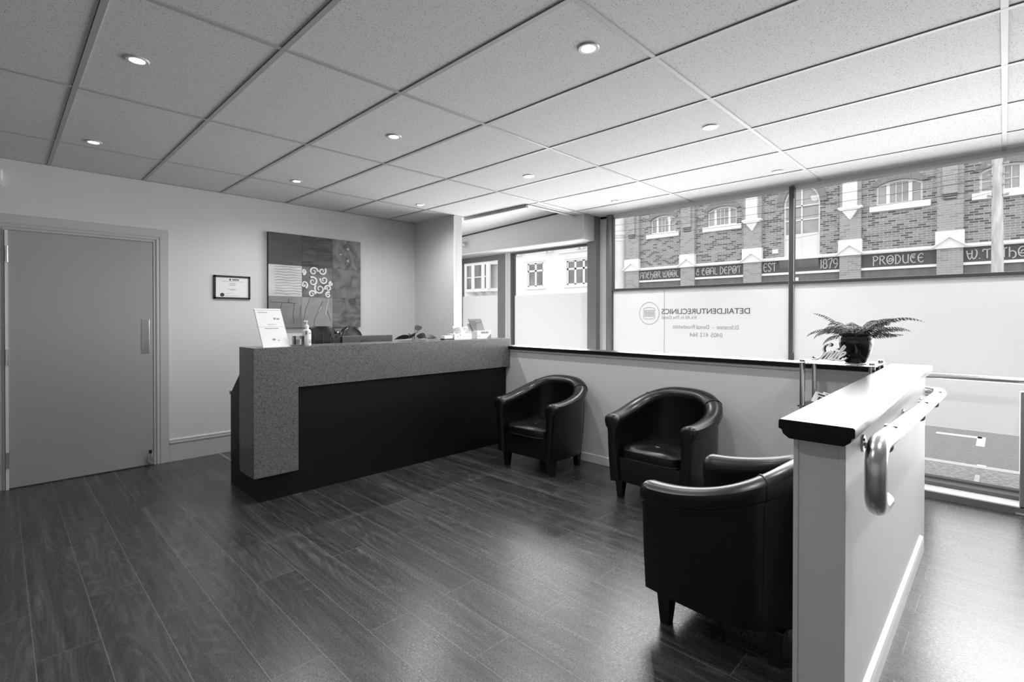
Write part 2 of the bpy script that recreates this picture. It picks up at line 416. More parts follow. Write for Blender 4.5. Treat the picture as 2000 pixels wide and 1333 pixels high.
wb = struct(MB().box(XL, 3.9, 5.63, 5.78, 0, ZC+0.3).build('wall_back', 'wall_paint'))
MB().box(3.9, 4.02, 4.8, 5.8, 0, ZC+0.3).build('wall_alcove', 'wall_paint', bevel=0.004)
struct(bpy.data.objects['wall_alcove'])
MB().box(3.885, 3.905, 4.792, 4.80, 0, 2.6).build('trim_1', 'white_gloss'); struct(bpy.data.objects['trim_1'])
struct(MB().box(4.02, 5.45, 6.45, 6.6, 0, 3.0).build('wall_entry', 'wall_paint'))
struct(MB().box(XL-0.12, XL, YF, 5.78, 0, ZC+0.3).build('wall_left', 'wall_paint'))
struct(MB().box(XL-0.12, 5.4, YF-0.12, YF, 0, ZC+0.3).build('wall_front', 'wall_paint'))
# upper plaster ceiling of the entry and the bulkhead over the shopfront
uc = MB(); uc.loft([[(4.02, 3.6, 2.80), (5.0, 3.6, 2.70), (5.0, 6.5, 2.575), (4.02, 6.5, 2.68)], [(4.02, 3.6, 2.9), (5.0, 3.6, 2.85), (5.0, 6.5, 2.8), (4.02, 6.5, 2.85)]])
struct(uc.build('ceiling_entry', 'white_gloss'))
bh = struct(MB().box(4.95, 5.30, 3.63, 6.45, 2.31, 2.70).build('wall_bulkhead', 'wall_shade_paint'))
MB().box(4.94, 4.952, 3.63, 6.45, 2.31, 2.325).build('bead', 'white_gloss', bh)
MB().loft([[(4.935, 3.63, 2.688), (4.952, 3.63, 2.688), (4.952, 6.45, 2.562), (4.935, 6.45, 2.562)], [(4.935, 3.63, 2.70), (4.952, 3.63, 2.70), (4.952, 6.45, 2.574), (4.935, 6.45, 2.574)]]).build('shadow_gap', 'gap_dark', bh)

# baseboard on back wall
bb = MB().prism([(5.632, 0), (5.612, 0), (5.612, 0.165), (5.606, 0.170), (5.606, 0.182), (5.617, 0.186), (5.612, 0.192), (5.612, 0.202), (5.622, 0.212), (5.632, 0.214)], 'x', 1.127, 3.9)
struct(bb.build('baseboard_back', 'casing_paint'))
struct(MB().box(3.888, 3.9, 4.8, 5.62, 0, 0.2).build('baseboard_alcove', 'casing_paint'))
MB().box(1.535, 1.56, 5.0, 5.61, 0.0, 0.004).build('trim_3', 'steel_matt'); struct(bpy.data.objects['trim_3'])

# door 1
d1 = bpy.data.objects.new('door_1', None); COL.objects.link(d1); d1.location = (0.52, 5.63, 0); struct(d1, 'grey flush door with steel push plate in moulded white casing')
def part_abs(mb, name, mats, parent, **k):
    o = mb.build(name, mats, parent, **k); o.location = o.location - parent.location; return o
leaf = part_abs(MB().box(0.055, 1.0, 5.612, 5.64, 0.008, 2.048), 'leaf', 'door_paint', d1, bevel=0.002)
def casing():
    m = MB()
    prof = [(0.0, 0.0), (0.0, 0.012), (0.006, 0.020), (0.014, 0.020), (0.018, 0.012), (0.024, 0.012), (0.028, 0.022), (0.040, 0.022), (0.046, 0.014), (0.052, 0.014), (0.056, 0.020), (0.122, 0.020), (0.125, 0.017), (0.125, 0.0)]
    x0, x1, zt = 0.042, 1.003, 2.052
    rings = []
    for (cx, cz, sx, sz) in ((x0, 0.0, -1, 0), (x0, zt, -1, 1), (x1, zt, 1, 1), (x1, 0.0, 1, 0)):
        rings.append([(cx + sx*a, 5.632 - b, cz + sz*a) for a, b in prof])
    m.loft(rings, closed=True, cap=True); return m
part_abs(casing(), 'casing', 'casing_paint', d1)
part_abs(MB().box(0.040, 0.058, 5.60, 5.612, 0.0, 2.05), 'jamb_strip', 'white_gloss', d1)
for z in (1.86, 0.235, 1.05):
    h = MB().cyl((0.052, 5.598, z-0.055), (0.052, 5.598, z+0.055), 0.010, n=14).cyl((0.052, 5.598, z-0.062), (0.052, 5.598, z-0.054), 0.012, n=14).cyl((0.052, 5.598, z+0.054), (0.052, 5.598, z+0.062), 0.012, n=14).box(0.045, 0.056, 5.60, 5.612, z-0.05, z+0.05)
    part_abs(h, 'hinge', 'chrome', d1, smooth='auto')
part_abs(MB().box(0.915, 0.975, 5.608, 5.6125, 1.035, 1.345), 'push_plate', 'steel', d1, bevel=0.003)
st = MB().m(0).box(0.958, 0.992, 5.590, 5.612, 0.03, 0.085).cyl((0.975, 5.586, 0.02), (0.975, 5.586, 0.12), 0.007, n=12).box(0.950, 1.0, 5.586, 5.612, 0.045, 0.06).m(1).cyl((0.975, 5.586, 0.115), (0.975, 5.586, 0.145), 0.010, 0.014, n=12)
part_abs(st, 'foot_bolt', ['chrome', 'plastic_black'], d1, smooth='auto')

# low wall behind the chairs
lw = struct(MB().box(3.91, 4.03, 0.40, 4.80, 0, 1.02).build('wall_low_back', 'low_wall_paint'), 'white half wall behind the tub chairs with dark capping')
cp = MB().prism([(3.875, 1.024), (3.875, 1.050), (3.882, 1.054), (4.063, 1.054), (4.07, 1.048), (4.07, 1.020), (3.90, 1.016), (3.884, 1.018)], 'y', 0.40, 3.847)
cp.box(3.911, 4.07, 3.847, 4.80, 1.018, 1.053)
cp.build('capping', 'cap_wood', lw)
MB().prism([(3.912, 0.992), (3.898, 0.998), (3.892, 1.008), (3.892, 1.018), (3.912, 1.018)], 'y', 0.47, 3.847).build('moulding', 'white_gloss', lw)
struct(MB().box(3.897, 3.912, 0.47, 3.90, 0, 0.078).build('baseboard_low_back', 'white_gloss', bevel=0.003))

# low wall in the foreground, top falls a touch towards its end
Y0, Y1, XE, XB = 0.35, 0.495, 1.84, 4.03
l2 = MB(); l2.loft([[(XE, Y0, 0), (XB, Y0, 0), (XB, Y1, 0), (XE, Y1, 0)], [(XE, Y0, 0.975), (XB, Y0, 1.01), (XB, Y1, 1.01), (XE, Y1, 0.975)]])
l2 = struct(l2.build('wall_low_side', 'low_wall_paint'), 'white half wall in the foreground with dark glossy capping')
def sl(x): return 0.9985 + (x-1.80)*0.0148
prof = [(-0.0, 0.004), (-0.0, 0.030), (0.005, 0.034), (0.207, 0.034), (0.212, 0.030), (0.212, 0.004), (0.203, 0.001), (0.199, -0.012), (0.186, -0.022), (0.180, -0.026), (0.03, -0.026), (0.024, -0.022), (0.012, -0.012), (0.008, 0.001)]
def capring(x, inset=0.0): return [(x, 0.318 + (a if a > 0.1 else a), sl(x) + b) for a, b in prof]
c2 = MB(); c2.loft([capring(1.795), capring(4.075)])
c2.build('capping', 'cap_wood', l2, bevel=0.002)
MB().box(XE-0.004, XE+0.001, Y0-0.001, Y0+0.016, 0, 0.974).box(XE-0.004, XE+0.001, Y1-0.014, Y1+0.001, 0, 0.974).build('end_trim', 'low_wall_paint', l2, bevel=0.0015)
struct(MB().prism([(0.352, 0), (0.330, 0), (0.330, 0.060), (0.334, 0.078), (0.352, 0.084)], 'x', XE, 3.80).build('baseboard_low_side', 'white_gloss'))

# window wall --------------------------------------------------------
def window(name, label, y0, y1, split, ztop, zbot, film0, film1, post=True):
    w = bpy.data.objects.new(name, None); COL.objects.link(w); w.location = (XW, (y0+y1)/2, 0); struct(w, label)
    P = lambda mb, n, m, **k: part_abs(mb, n, m, w, **k)
    P(MB().box(XW-0.003, XW+0.003, y0, y1, split+0.015, ztop), 'pane', 'clear_glass')
    P(MB().box(XW-0.003, XW+0.003, y0, y1, zbot, split-0.015), 'pane', 'clear_glass')
    P(MB().box(XW-0.0045, XW-0.0035, y0+0.004, y1-0.004, film0, film1), 'privacy_film', 'frosted_film')
    P(MB().box(XW-0.03, XW+0.03, y0, y1, split-0.018, split+0.012), 'transom', 'frame_mullion', bevel=0.003)
    return w
w1 = window('window_1', 'shop window pane with lettered frosted lower half', 1.46, 3.44, 1.70, 2.60, 0.07, 0.495, 1.685)
w2 = window('window_2', 'shop window pane with plain frosted lower half', -2.9, 1.42, 1.695, 2.60, 0.07, 0.495, 1.68)
part_abs(MB().box(XW-0.035, XW+0.03, 1.415, 1.458, 0.06, 2.6), 'mullion', 'frame_mullion', w1, bevel=0.004)
part_abs(MB().box(XW-0.025, XW+0.03, 3.405, 3.43, 0.06, 2.6), 'mullion', 'frame_mullion', w1, bevel=0.004)
hd = struct(MB().box(5.24, 5.35, YF, 3.75, 2.582, 3.0).build('wall_window_head', 'wall_paint'))
sl_ = MB().m(0).box(4.94, 5.40, YF, 4.8, 0, 0.048); sl_.m(1).box(4.945, 5.2, YF, 4.8, 0.048, 0.056); sl_.m(2).box(5.10, 5.30, YF, 3.6, 0.056, 0.085).box(5.21, 5.28, YF, 3.6, 0.085, 0.10)
struct(sl_.build('trim_4', ['frame_alu', 'white_gloss', 'frame_dark']), 'window sill step')
# posts between the window and the shopfront
struct(MB().box(5.16, 5.30, 3.60, 3.735, 0.05, 2.61).build('trim_5', 'frame_alu', bevel=0.004))
struct(MB().box(5.24, 5.32, 3.50, 3.60, 0.05, 2.61).build('trim_6', 'frame_light', bevel=0.003))
pm = MB().cyl((5.25, 3.455, 0.05), (5.25, 3.455, 2.61), 0.048, n=28)
struct(pm.build('trim_7', 'frame_alu', smooth='auto'))
# shopfront window 3 and glazed entry door 2
w3 = bpy.data.objects.new('window_3', None); COL.objects.link(w3); w3.location = (5.3, 4.4, 0); struct(w3, 'entry side window with frosted lower half')
part_abs(MB().box(5.297, 5.303, 3.735, 5.13, 0.06, 2.30), 'pane', 'clear_glass', w3)
part_abs(MB().box(5.292, 5.294, 3.74, 5.12, 0.30, 1.685), 'privacy_film', 'frosted_film', w3)
part_abs(MB().box(5.27, 5.33, 3.735, 5.14, 2.285, 2.315).box(5.26, 5.34, 3.735, 5.14, 2.315, 2.33), 'head_rail', 'frame_dark', w3)
part_abs(MB().box(5.27, 5.33, 5.135, 5.165, 0.05, 2.3), 'mullion', 'frame_mullion', w3)
part_abs(MB().box(5.25, 5.34, 5.175, 5.225, 0.05, 2.33), 'mullion', 'frame_light', w3, bevel=0.004)
part_abs(MB().box(5.26, 5.34, 5.235, 5.29, 0.05, 2.33), 'mullion', 'frame_light', w3, bevel=0.004)
d2 = bpy.data.objects.new('door_2', None); COL.objects.link(d2); d2.location = (5.3, 5.8, 0); struct(d2, 'glazed entry door with dark frame')
part_abs(MB().box(5.27, 5.33, 5.30, 5.46, 0.01, 2.33).box(5.27, 5.33, 5.46, 6.45, 2.235, 2.33).box(5.27, 5.33, 6.30, 6.45, 0.01, 2.235).box(5.27, 5.33, 5.46, 6.3, 0.01, 0.12), 'leaf_frame', 'frame_alu', d2, bevel=0.003)
part_abs(MB().box(5.297, 5.303, 5.46, 6.3, 0.12, 2.235), 'pane', 'clear_glass', d2)
part_abs(MB().box(5.292, 5.294, 5.46, 6.3, 0.12, 1.70), 'privacy_film', 'frosted_film', d2)
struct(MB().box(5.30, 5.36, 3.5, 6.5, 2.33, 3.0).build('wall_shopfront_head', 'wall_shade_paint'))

# lettering on the film, made to be read from the street
def film_text(name, s, m, yR, yL, z0, h, bold=0.0):
    o = text_mesh(name, s, m, yL-yR, h, 0.0006, w1, bold=bold)
    orient(o, (XW-0.0065 - w1.location.x, yR - w1.location.y, z0), (0, 1, 0), (0, 0, 1)); return o
film_text('lettering', 'DETAILDENTURECLINICS', 'text_ink', 1.814, 2.768, 1.404, 0.058, 0.006)
film_text('lettering', "It's All In The Detail", 'text_faint', 2.364, 2.765, 1.350, 0.036)
film_text('lettering', 'D.Stratton  -  Dental Prosthetists', 'text_faint', 1.924, 2.631, 1.244, 0.042)
film_text('lettering', '0405 412 564', 'text_faint', 2.084, 2.437, 1.160, 0.044)
lg = MB()
cy, cz, X_ = 2.923, 1.413, XW-0.0065
def ell(cy, cz, a, b, t0=0, t1=2*PI, n=40): return [(X_, cy + a*math.cos(t0+(t1-t0)*i/n), cz + b*math.sin(t0+(t1-t0)*i/n)) for i in range(n+1)]
lg.tube(ell(cy, cz, 0.125, 0.127), 0.0018, n=6)
for s_ in (1, -1):
    lg.tube([(X_, cy-0.070, cz+s_*0.030), (X_, cy-0.074, cz+s_*0.050), (X_, cy-0.05, cz+s_*0.062), (X_, cy, cz+s_*0.068), (X_, cy+0.05, cz+s_*0.062), (X_, cy+0.074, cz+s_*0.050), (X_, cy+0.070, cz+s_*0.030)], 0.0016, n=6)
    for k in range(-3, 4):
        lg.tube(ell(cy+k*0.0205, cz+s_*0.020, 0.0098, 0.016), 0.0014, n=6)
part_abs(lg, 'denture_logo', 'text_ink', w1)
part_abs(MB().box(XW-0.0055, XW-0.0046, 2.732, 2.738, 0.5, 1.68), 'film_seam', 'text_faint', w1)

# ================================================================== DOWNLIGHTS
def make_downlight():
    t = thing('downlight', '', 'ceiling light', (0, 0, ZC))
    rim = MB(); n = 36
    pr = [(0.030, -0.002), (0.034, -0.006), (0.046, -0.006), (0.050, -0.001), (0.050, 0.001), (0.030, 0.001)]
    rings = [[(r*math.cos(2*PI*i/n), r*math.sin(2*PI*i/n), z) for r, z in pr] for i in range(n)]
    rings.append(rings[0]); rim.loft(rings, closed=True, cap=False)
    rim.build('rim', 'lamp_rim', t, smooth='auto')
    MB().cyl((0, 0, -0.0035), (0, 0, 0.0), 0.031, n=28).build('lens', 'lamp_glow', t)
    l = bpy.data.lights.new('downlight_lamp', 'SPOT'); l.energy = SPOT; l.spot_size = math.radians(165); l.spot_blend = 1.0; l.shadow_soft_size = 0.035
    lo = bpy.data.objects.new('downlight_lamp', l); COL.objects.link(lo); lo.parent = t; lo.location = (0, 0, -0.02)
    return t
DL = {(0.48, 3.02): 'leftmost downlight of the front row, largest on the left', (0.485, 4.655): 'downlight above the grey door near the back wall',
      (1.92, 3.02): 'downlight in the middle of the ceiling over the desk front', (1.925, 4.65): 'downlight above the square painting',
      (3.285, 4.64): 'downlight near the alcove corner by the entry', (1.92, 1.385): 'nearest downlight, largest, at the top of the picture',
      (3.27, 1.385): 'downlight over the second tub chair', (3.285, 3.01): 'downlight over the tub chair nearest the desk',
      (4.645, 2.99): 'downlight close to the window head beside the entry notch', (4.665, 1.39): 'downlight close to the window head at the right'}
d0 = make_downlight(); first = True
spots = list(DL.items()) + [((x, -0.25), 'recessed downlight in the part of the ceiling behind the camera') for x in (1.92, 3.27, 4.66)] + [((0.48, 1.385), 'recessed downlight overhead between the rows')]
for (x, y), lab in spots:
    o = d0 if first else copy_tree(d0); first = False
    o.location = (x, y, ZC)
    lamp = [c for c in o.children if c.type == 'LIGHT'][0]
    e = 7.0 if x < 1 else (38.0 if x < 2.5 else 50.0)      # the lamps are dimmed towards the grey door
    if x < 1 and y < 2: e = 40.0
    if y > 4 and x > 1.5: e = 60.0
    lamp.data = lamp.data.copy(); lamp.data.energy = e
    o['label'] = lab; o['category'] = 'ceiling light'; o['group'] = 'recessed downlights'

# ================================================================== RECEPTION DESK
dk = thing('reception_desk', 'long black reception desk with speckled grey stone counter', 'desk', (2.6, 4.1, 0))
part_abs(MB().prism([(1.283, 0.195), (1.605, 0.195), (1.605, 0.83), (3.907, 0.83), (3.907, 1.14), (1.283, 1.14)], 'y', 3.85, 4.155), 'stone_counter', 'speckled_stone', dk, bevel=0.0025)
part_abs(MB().box(1.36, 3.895, 3.905, 4.0, 0, 0.829), 'front_panel', 'black_laminate', dk)
sp_ = MB().prism([(3.905, 0), (4.54, 0), (4.54, 0.74), (4.157, 1.05), (4.157, 0.19), (3.905, 0.19)], 'x', 1.336, 1.362)
part_abs(sp_, 'side_panel', 'black_laminate', dk, bevel=0.002)
part_abs(MB().box(1.362, 3.89, 4.157, 4.66, 0.72, 0.745), 'worktop', 'speckled_stone', dk)
part_abs(MB().box(3.86, 3.89, 4.157, 4.66, 0.0, 0.72), 'side_panel', 'black_laminate', dk)
part_abs(MB().box(1.62, 3.86, 4.157, 4.175, 0.75, 1.10), 'back_panel', 'black_laminate', dk)

# ================================================================== TUB CHAIRS
def make_tub():
    t = thing('tub_chair', '', 'armchair')
    # local: +Y is the front, X the width, origin under the seat centre
    HW, YFR, YBK = 0.335, 0.300, -0.295
    def path(u):
        # u 0..1 from right arm front, round the back, to the left arm front
        Ls = 0.25; La = 1.13; T = 2*Ls + La; s = u*T
        if s < Ls: q = s/Ls; return Vector((HW - 0.0*q + 0.018*math.sin(q*PI/2), YFR - q*0.25, 0)), Vector((1, 0.05, 0)).normalized()
        if s > T-Ls: q = (T-s)/Ls; return Vector((-HW - 0.018*math.sin(q*PI/2), YFR - q*0.25, 0)), Vector((-1, 0.05, 0)).normalized()
        a = (s-Ls)/La*PI
        ex = 0.80
        c, sn = math.cos(a), math.sin(a)
        x = (HW+0.018)*math.copysign(abs(c)**ex, c); y = (YFR-0.25) - (YFR-0.25-YBK)*abs(sn)**ex
        nrm = Vector((math.copysign(abs(c)**(2-ex), c)/(HW+0.018), -abs(sn)**(2-ex)/(YFR-0.25-YBK), 0)).normalized()
        return Vector((x, y, 0)), nrm
    def top(y):
        d = max(0, (YFR-y)/(YFR-YBK)); return 0.632 + 0.175*d*d
    def section(u, grow=0.0, fwd=0.0, shrink=1.0):
        p, n = path(u); h = top(p.y)
        taper = 0.035
        pts = [(-0.030, 0.14), (-0.012, 0.30), (-0.004, 0.42), (0.0, h-0.13), (0.004, h-0.085), (0.022, h-0.075), (0.030, h-0.048), (0.026, h-0.020), (0.008, h-0.003), (-0.020, h+0.002),
               (-0.055, h-0.003), (-0.082, h-0.020), (-0.094, h-0.048), (-0.090, h-0.078), (-0.080, h-0.12), (-0.082, 0.42), (-0.092, 0.30), (-0.100, 0.14)]
        cx = -0.045; out = []
        for a, z in pts:
            zz = z
            if shrink < 1:
                a = cx + (a-cx)*shrink; zc = max(0.14, h-0.06); zz = 0.14 + (z-0.14)*(1 - (1-shrink)*0.16)
            q = p + n*a; out.append((q.x, q.y+fwd, zz))
        return out
    sh = MB(); N = 64
    rings = [section(0, fwd=0.030, shrink=0.55), section(0, fwd=0.026, shrink=0.80), section(0, fwd=0.014, shrink=0.95)]
    rings += [section(i/N) for i in range(N+1)]
    rings += [section(1, fwd=0.014, shrink=0.95), section(1, fwd=0.026, shrink=0.80), section(1, fwd=0.030, shrink=0.55)]
    sh.loft(rings)
    shell = sh.build('backrest', 'leather', t, smooth='auto')
    # seams under the roll and where arms meet the back
    sm = MB(); line = []
    for i in range(0, N+1):
        p, n = path(i/N); q = p + n*0.006; line.append((q.x, q.y, top(p.y)-0.086))
    sm.tube(line, 0.0028, n=6)
    for u in (0.30, 0.70):
        p, n = path(u); h = top(p.y)
        sm.tube([tuple(p + n*a + Vector((0, 0, z))) for a, z in ((0.006, h-0.09), (0.026, h-0.072), (0.033, h-0.048), (0.028, h-0.018), (0.008, h), (-0.020, h+0.005), (-0.055, h), (-0.085, h-0.018), (-0.097, h-0.048), (-0.092, h-0.08))], 0.0028, n=6)
        sm.tube([tuple(p + n*a + Vector((0, 0, z))) for a, z in ((0.003, h-0.10), (-0.001, 0.42), (-0.010, 0.30), (-0.027, 0.15))], 0.0022, n=6)
    sm.build('piping', 'leather_seam', shell, smooth='auto')
    # body under the seat
    def inner(sc, yf): 
        pts = [(0.262*sc, yf)]
        for i in range(0, 33):
            u = 0.06 + 0.88*i/32; p, n = path(u); q = p - n*(0.06 + (1-sc)*0.2); pts.append((q.x, q.y))
        pts.append((-0.262*sc, yf)); return pts
    b = MB(); base = inner(1.0, 0.297)
    b.loft([[(x*0.94, y*0.96, 0.135) for x, y in base], [(x*0.95, y*0.985, 0.142) for x, y in base], [(x*0.98, y, 0.30) for x, y in base], [(x, y*0.985, 0.315) for x, y in base]])
    b.build('seat_base', 'leather', t, smooth='auto')
    # cushion
    cu = MB(); ring0 = []
    pts = []
    M_ = 44
    for i in range(M_):
        a = 2*PI*i/M_; c, s = math.cos(a), math.sin(a); e = 0.42
        pts.append((0.250*math.copysign(abs(c)**e, c), 0.045 + 0.277*math.copysign(abs(s)**(e if s > 0 else 0.75), s)))
    cc = Vector((0, 0.05)); lev = [(0.90, 0.312), (0.985, 0.318), (1.0, 0.332), (1.0, 0.372), (0.985, 0.388), (0.95, 0.396), (0.80, 0.404), (0.55, 0.408), (0.25, 0.409)]
    cu.loft([[(cc.x+(x-cc.x)*k, cc.y+(y-cc.y)*k, z + (0.006*math.sin(x*19)*math.sin(y*17) if z > 0.39 else 0) - (0.012*(1-k) if k < 0.6 else 0)) for x, y in pts] for k, z in lev])
    cus = cu.build('seat_cushion', 'leather', t, smooth='auto')
    pp = MB()
    for z, k in ((0.384, 0.993), (0.325, 0.996)): pp.tube([(cc.x+(x-cc.x)*k, cc.y+(y-cc.y)*k, z) for x, y in pts + pts[:1]], 0.0032, n=6)
    pp.build('piping', 'leather_seam', cus, smooth='auto')
    for sx in (1, -1):
        for (y, r) in ((0.240, 0), (-0.20, 1)):
            x = sx*(0.262 if not r else 0.20); m = MB()
            m.loft([[(x+a*0.021+sx*0.004, y+b_*0.021, 0.0) for a, b_ in ((-1, -1), (1, -1), (1, 1), (-1, 1))], [(x+a*0.033, y+b_*0.033, 0.145) for a, b_ in ((-1, -1), (1, -1), (1, 1), (-1, 1))]])
            m.build('leg', 'black_leg', t, bevel=0.003)
    return t
c1 = make_tub()
for i, (x, y, rz, lab) in enumerate([
        (3.552, 3.03, math.radians(90+1), 'black leather tub chair next to the reception desk'),
        (3.550, 1.812, math.radians(90-1), 'middle black leather tub chair against the low wall'),
        (2.348, 0.826, math.radians(-2), 'nearest black leather tub chair seen from its side, partly behind the foreground half wall')]):
    o = c1 if i == 0 else copy_tree(c1)
    o.location = (x, y, 0); o.rotation_euler = (0, 0, rz); o['label'] = lab; o['category'] = 'armchair'; o['group'] = 'black tub chairs in the waiting area'

# ================================================================== HANDRAILS
def fillet(pts, rad, n=8):
    pts = [Vector(p) for p in pts]; out = [pts[0]]
    for i in range(1, len(pts)-1):
        a, b, c = pts[i-1], pts[i], pts[i+1]; d1 = (a-b).normalized(); d2 = (c-b).normalized()
        r = min(rad, (a-b).length*0.49, (c-b).length*0.49); p0 = b+d1*r; p2 = b+d2*r
        for k in range(n+1):
            t = k/n; out.append(p0*(1-t)**2 + b*2*t*(1-t) + p2*t*t)
    out.append(pts[-1]); return out
hr = thing('handrail', 'thick brushed steel handrail on the foreground half wall', 'handrail', (3.0, 0.35, 0.9))
part_abs(MB().tube(fillet([(4.07, 0.44, 0.905), (4.07, 0.275, 0.905), (1.815, 0.27, 0.985), (1.815, 0.27, 0.795), (1.95, 0.27, 0.790)], 0.085, 12), 0.0285, n=28), 'rail', 'steel', hr, smooth='auto')
for x in (2.10, 3.05, 3.75):
    z = 0.985 - (x-1.8)*0.0348
    b_ = MB().cyl((x, 0.352, z-0.045), (x, 0.344, z-0.045), 0.030, n=20).tube(fillet([(x, 0.345, z-0.045), (x, 0.27, z-0.062), (x, 0.27, z-0.02)], 0.03, 8), 0.008, n=10)
    part_abs(b_, 'bracket', 'steel_matt', hr, smooth='auto')
    part_abs(MB().box(x-0.016, x+0.016, 0.252, 0.288, z+0.022, z+0.030), 'saddle_plate', 'steel_matt', hr)
    part_abs(MB().cyl((x-0.014, 0.346, z-0.03), (x-0.014, 0.340, z-0.03), 0.005, n=10), 'screw', 'dark_screw', hr)
    part_abs(MB().cyl((x+0.014, 0.346, z-0.06), (x+0.014, 0.340, z-0.06), 0.005, n=10), 'screw', 'dark_screw', hr)
h2 = thing('window_rail', 'slim horizontal steel rail across the large window', 'handrail', (5.06, -0.5, 0.92))
part_abs(MB().tube([(5.06, 1.40, 0.918), (5.06, -2.6, 0.918)], 0.021, n=20), 'rail', 'steel', h2, smooth='auto')
for y in (1.3, -1.2):
    part_abs(MB().tube([(5.06, y, 0.90), (5.06, y, 0.85), (5.20, y, 0.85)], 0.008, n=10).cyl((5.205, y, 0.85), (5.22, y, 0.85), 0.03, n=18), 'bracket', 'steel_matt', h2, smooth='auto')
po = thing('steel_post', 'upright steel post with foot plate at the right frame edge', 'post', (4.97, -0.105, 0))
part_abs(MB().box(4.945, 4.995, -0.13, -0.08, 0.012, 0.855), 'post_body', 'steel', po, bevel=0.004)
part_abs(MB().box(4.925, 5.015, -0.15, -0.062, 0, 0.014), 'foot_plate', 'steel_matt', po, bevel=0.003)

# ================================================================== GLASS SHELF UNIT + items
gs = thing('glass_shelf_unit', 'small chrome and glass shelf unit in the half-wall corner', 'shelf', (3.72, 0.735, 0))
for x in (3.575, 3.86):
    for y in (0.552, 0.916):
        part_abs(MB().cyl((x, y, 0.0), (x, y, 1.078), 0.0165, n=20), 'chrome_tube', 'chrome', gs, smooth='auto'); part_abs(MB().cyl((x, y, 1.086), (x, y, 1.100), 0.0165, n=20), 'tube_cap', 'chrome', gs, smooth='auto')
for z in (1.078, 0.80, 0.40):
    part_abs(MB().box(3.555, 3.88, 0.53, 0.94, z, z+0.008), 'glass_shelf', 'shelf_glass' if z < 1 else 'shelf_glass', gs, bevel=0.002)
# fern pot
pt = thing('potted_fern', 'fern in a glossy black pot on the glass shelf unit', 'plant', (3.72, 0.660, 1.086))
prof = [(0.005, 0.0), (0.052, 0.0), (0.058, 0.006), (0.072, 0.045), (0.086, 0.095), (0.092, 0.125), (0.090, 0.150), (0.083, 0.166), (0.088, 0.172), (0.092, 0.178), (0.088, 0.184), (0.080, 0.182), (0.076, 0.165), (0.078, 0.15), (0.005, 0.15)]
MB().lathe(prof, n=40).build('pot', 'pot_glaze', pt, smooth=True)
MB().cyl((0, 0, 0.148), (0, 0, 0.158), 0.077, n=24).build('soil', 'soil', pt)
def frond(yaw_, elev, L, droop, wmax, seed):
    rnd = random.Random(seed); m = MB(); pts = []; n = 20
    d = Vector((math.cos(yaw_), math.sin(yaw_), 0)); side = Vector((-math.sin(yaw_), math.cos(yaw_), 0))
    p = Vector((0, 0, 0.155)) + d*0.02; e = elev
    for i in range(n+1):
        pts.append(p.copy()); st_ = L/n
        p = p + (d*math.cos(e) + Vector((0, 0, 1))*math.sin(e))*st_; e -= droop/n*(0.3+1.6*i/n)
    m.tube(pts, [0.0022*(1-0.7*i/n) for i in range(n+1)], n=5)
    for i in range(3, n+1):
        f = (i-2)/(n-2); w = 1.75*wmax*math.sin(PI*min(1, f*0.92+0.08))**0.7*(1-0.35*f)
        if i == n: w *= 0.6
        tan = (pts[min(i+1, n)]-pts[i-1]).normalized(); upv = side.cross(tan).normalized()
        for s in (1, -1):
            a = (side*s*0.70 + tan*0.50 - Vector((0, 0, 1))*(0.42+0.25*rnd.random())).normalized()
            b0 = pts[i]; hwid = L/n*0.42
            q = [b0 - tan*hwid*0.5, b0 + a*w*0.45 - tan*hwid*0.55, b0 + a*w, b0 + a*w*0.5 + tan*hwid*0.55, b0 + tan*hwid*0.5]
            m.loft([[tuple(v + upv*0.0006) for v in q], [tuple(v - upv*0.0006) for v in q]])
    return m
fr = [(math.radians(116), 0.95, 0.27, 0.9, 0.026), (math.radians(98), 0.55, 0.27, 1.5, 0.036), (math.radians(130), 0.75, 0.20, 1.6, 0.034),
      (math.radians(-72), 0.80, 0.36, 1.35, 0.030), (math.radians(-55), 0.50, 0.26, 0.9, 0.034), (math.radians(-100), 0.95, 0.24, 1.1, 0.034), (math.radians(-80), 0.25, 0.22, 0.4, 0.032),
      (math.radians(165), 0.7, 0.20, 1.5, 0.032), (math.radians(200), 0.9, 0.20, 1.6, 0.030), (math.radians(20), 0.8, 0.16, 1.3, 0.030), (math.radians(85), 0.30, 0.19, 1.7, 0.036), (math.radians(-20), 0.9, 0.17, 1.2, 0.03), (math.radians(240), 1.0, 0.19, 1.2, 0.032), (math.radians(106), 0.62, 0.24, 1.9, 0.036),
      (math.radians(-88), 0.62, 0.27, 1.2, 0.038), (math.radians(-65), 1.05, 0.20, 1.6, 0.038), (math.radians(150), 1.1, 0.17, 1.9, 0.038), (math.radians(100), 1.0, 0.19, 2.0, 0.038), (math.radians(-95), 0.45, 0.20, 1.0, 0.038), (math.radians(-120), 0.9, 0.22, 1.7, 0.036),
      (math.radians(-85), 1.30, 0.22, 2.2, 0.036), (math.radians(95), 1.35, 0.19, 2.3, 0.034), (math.radians(-60), 1.45, 0.19, 2.2, 0.034), (math.radians(180), 1.3, 0.20, 2.3, 0.034), (math.radians(-100), 1.1, 0.25, 1.7, 0.036)]
for i, a in enumerate(fr): frond(*a, i).build('frond', 'leaf', pt)

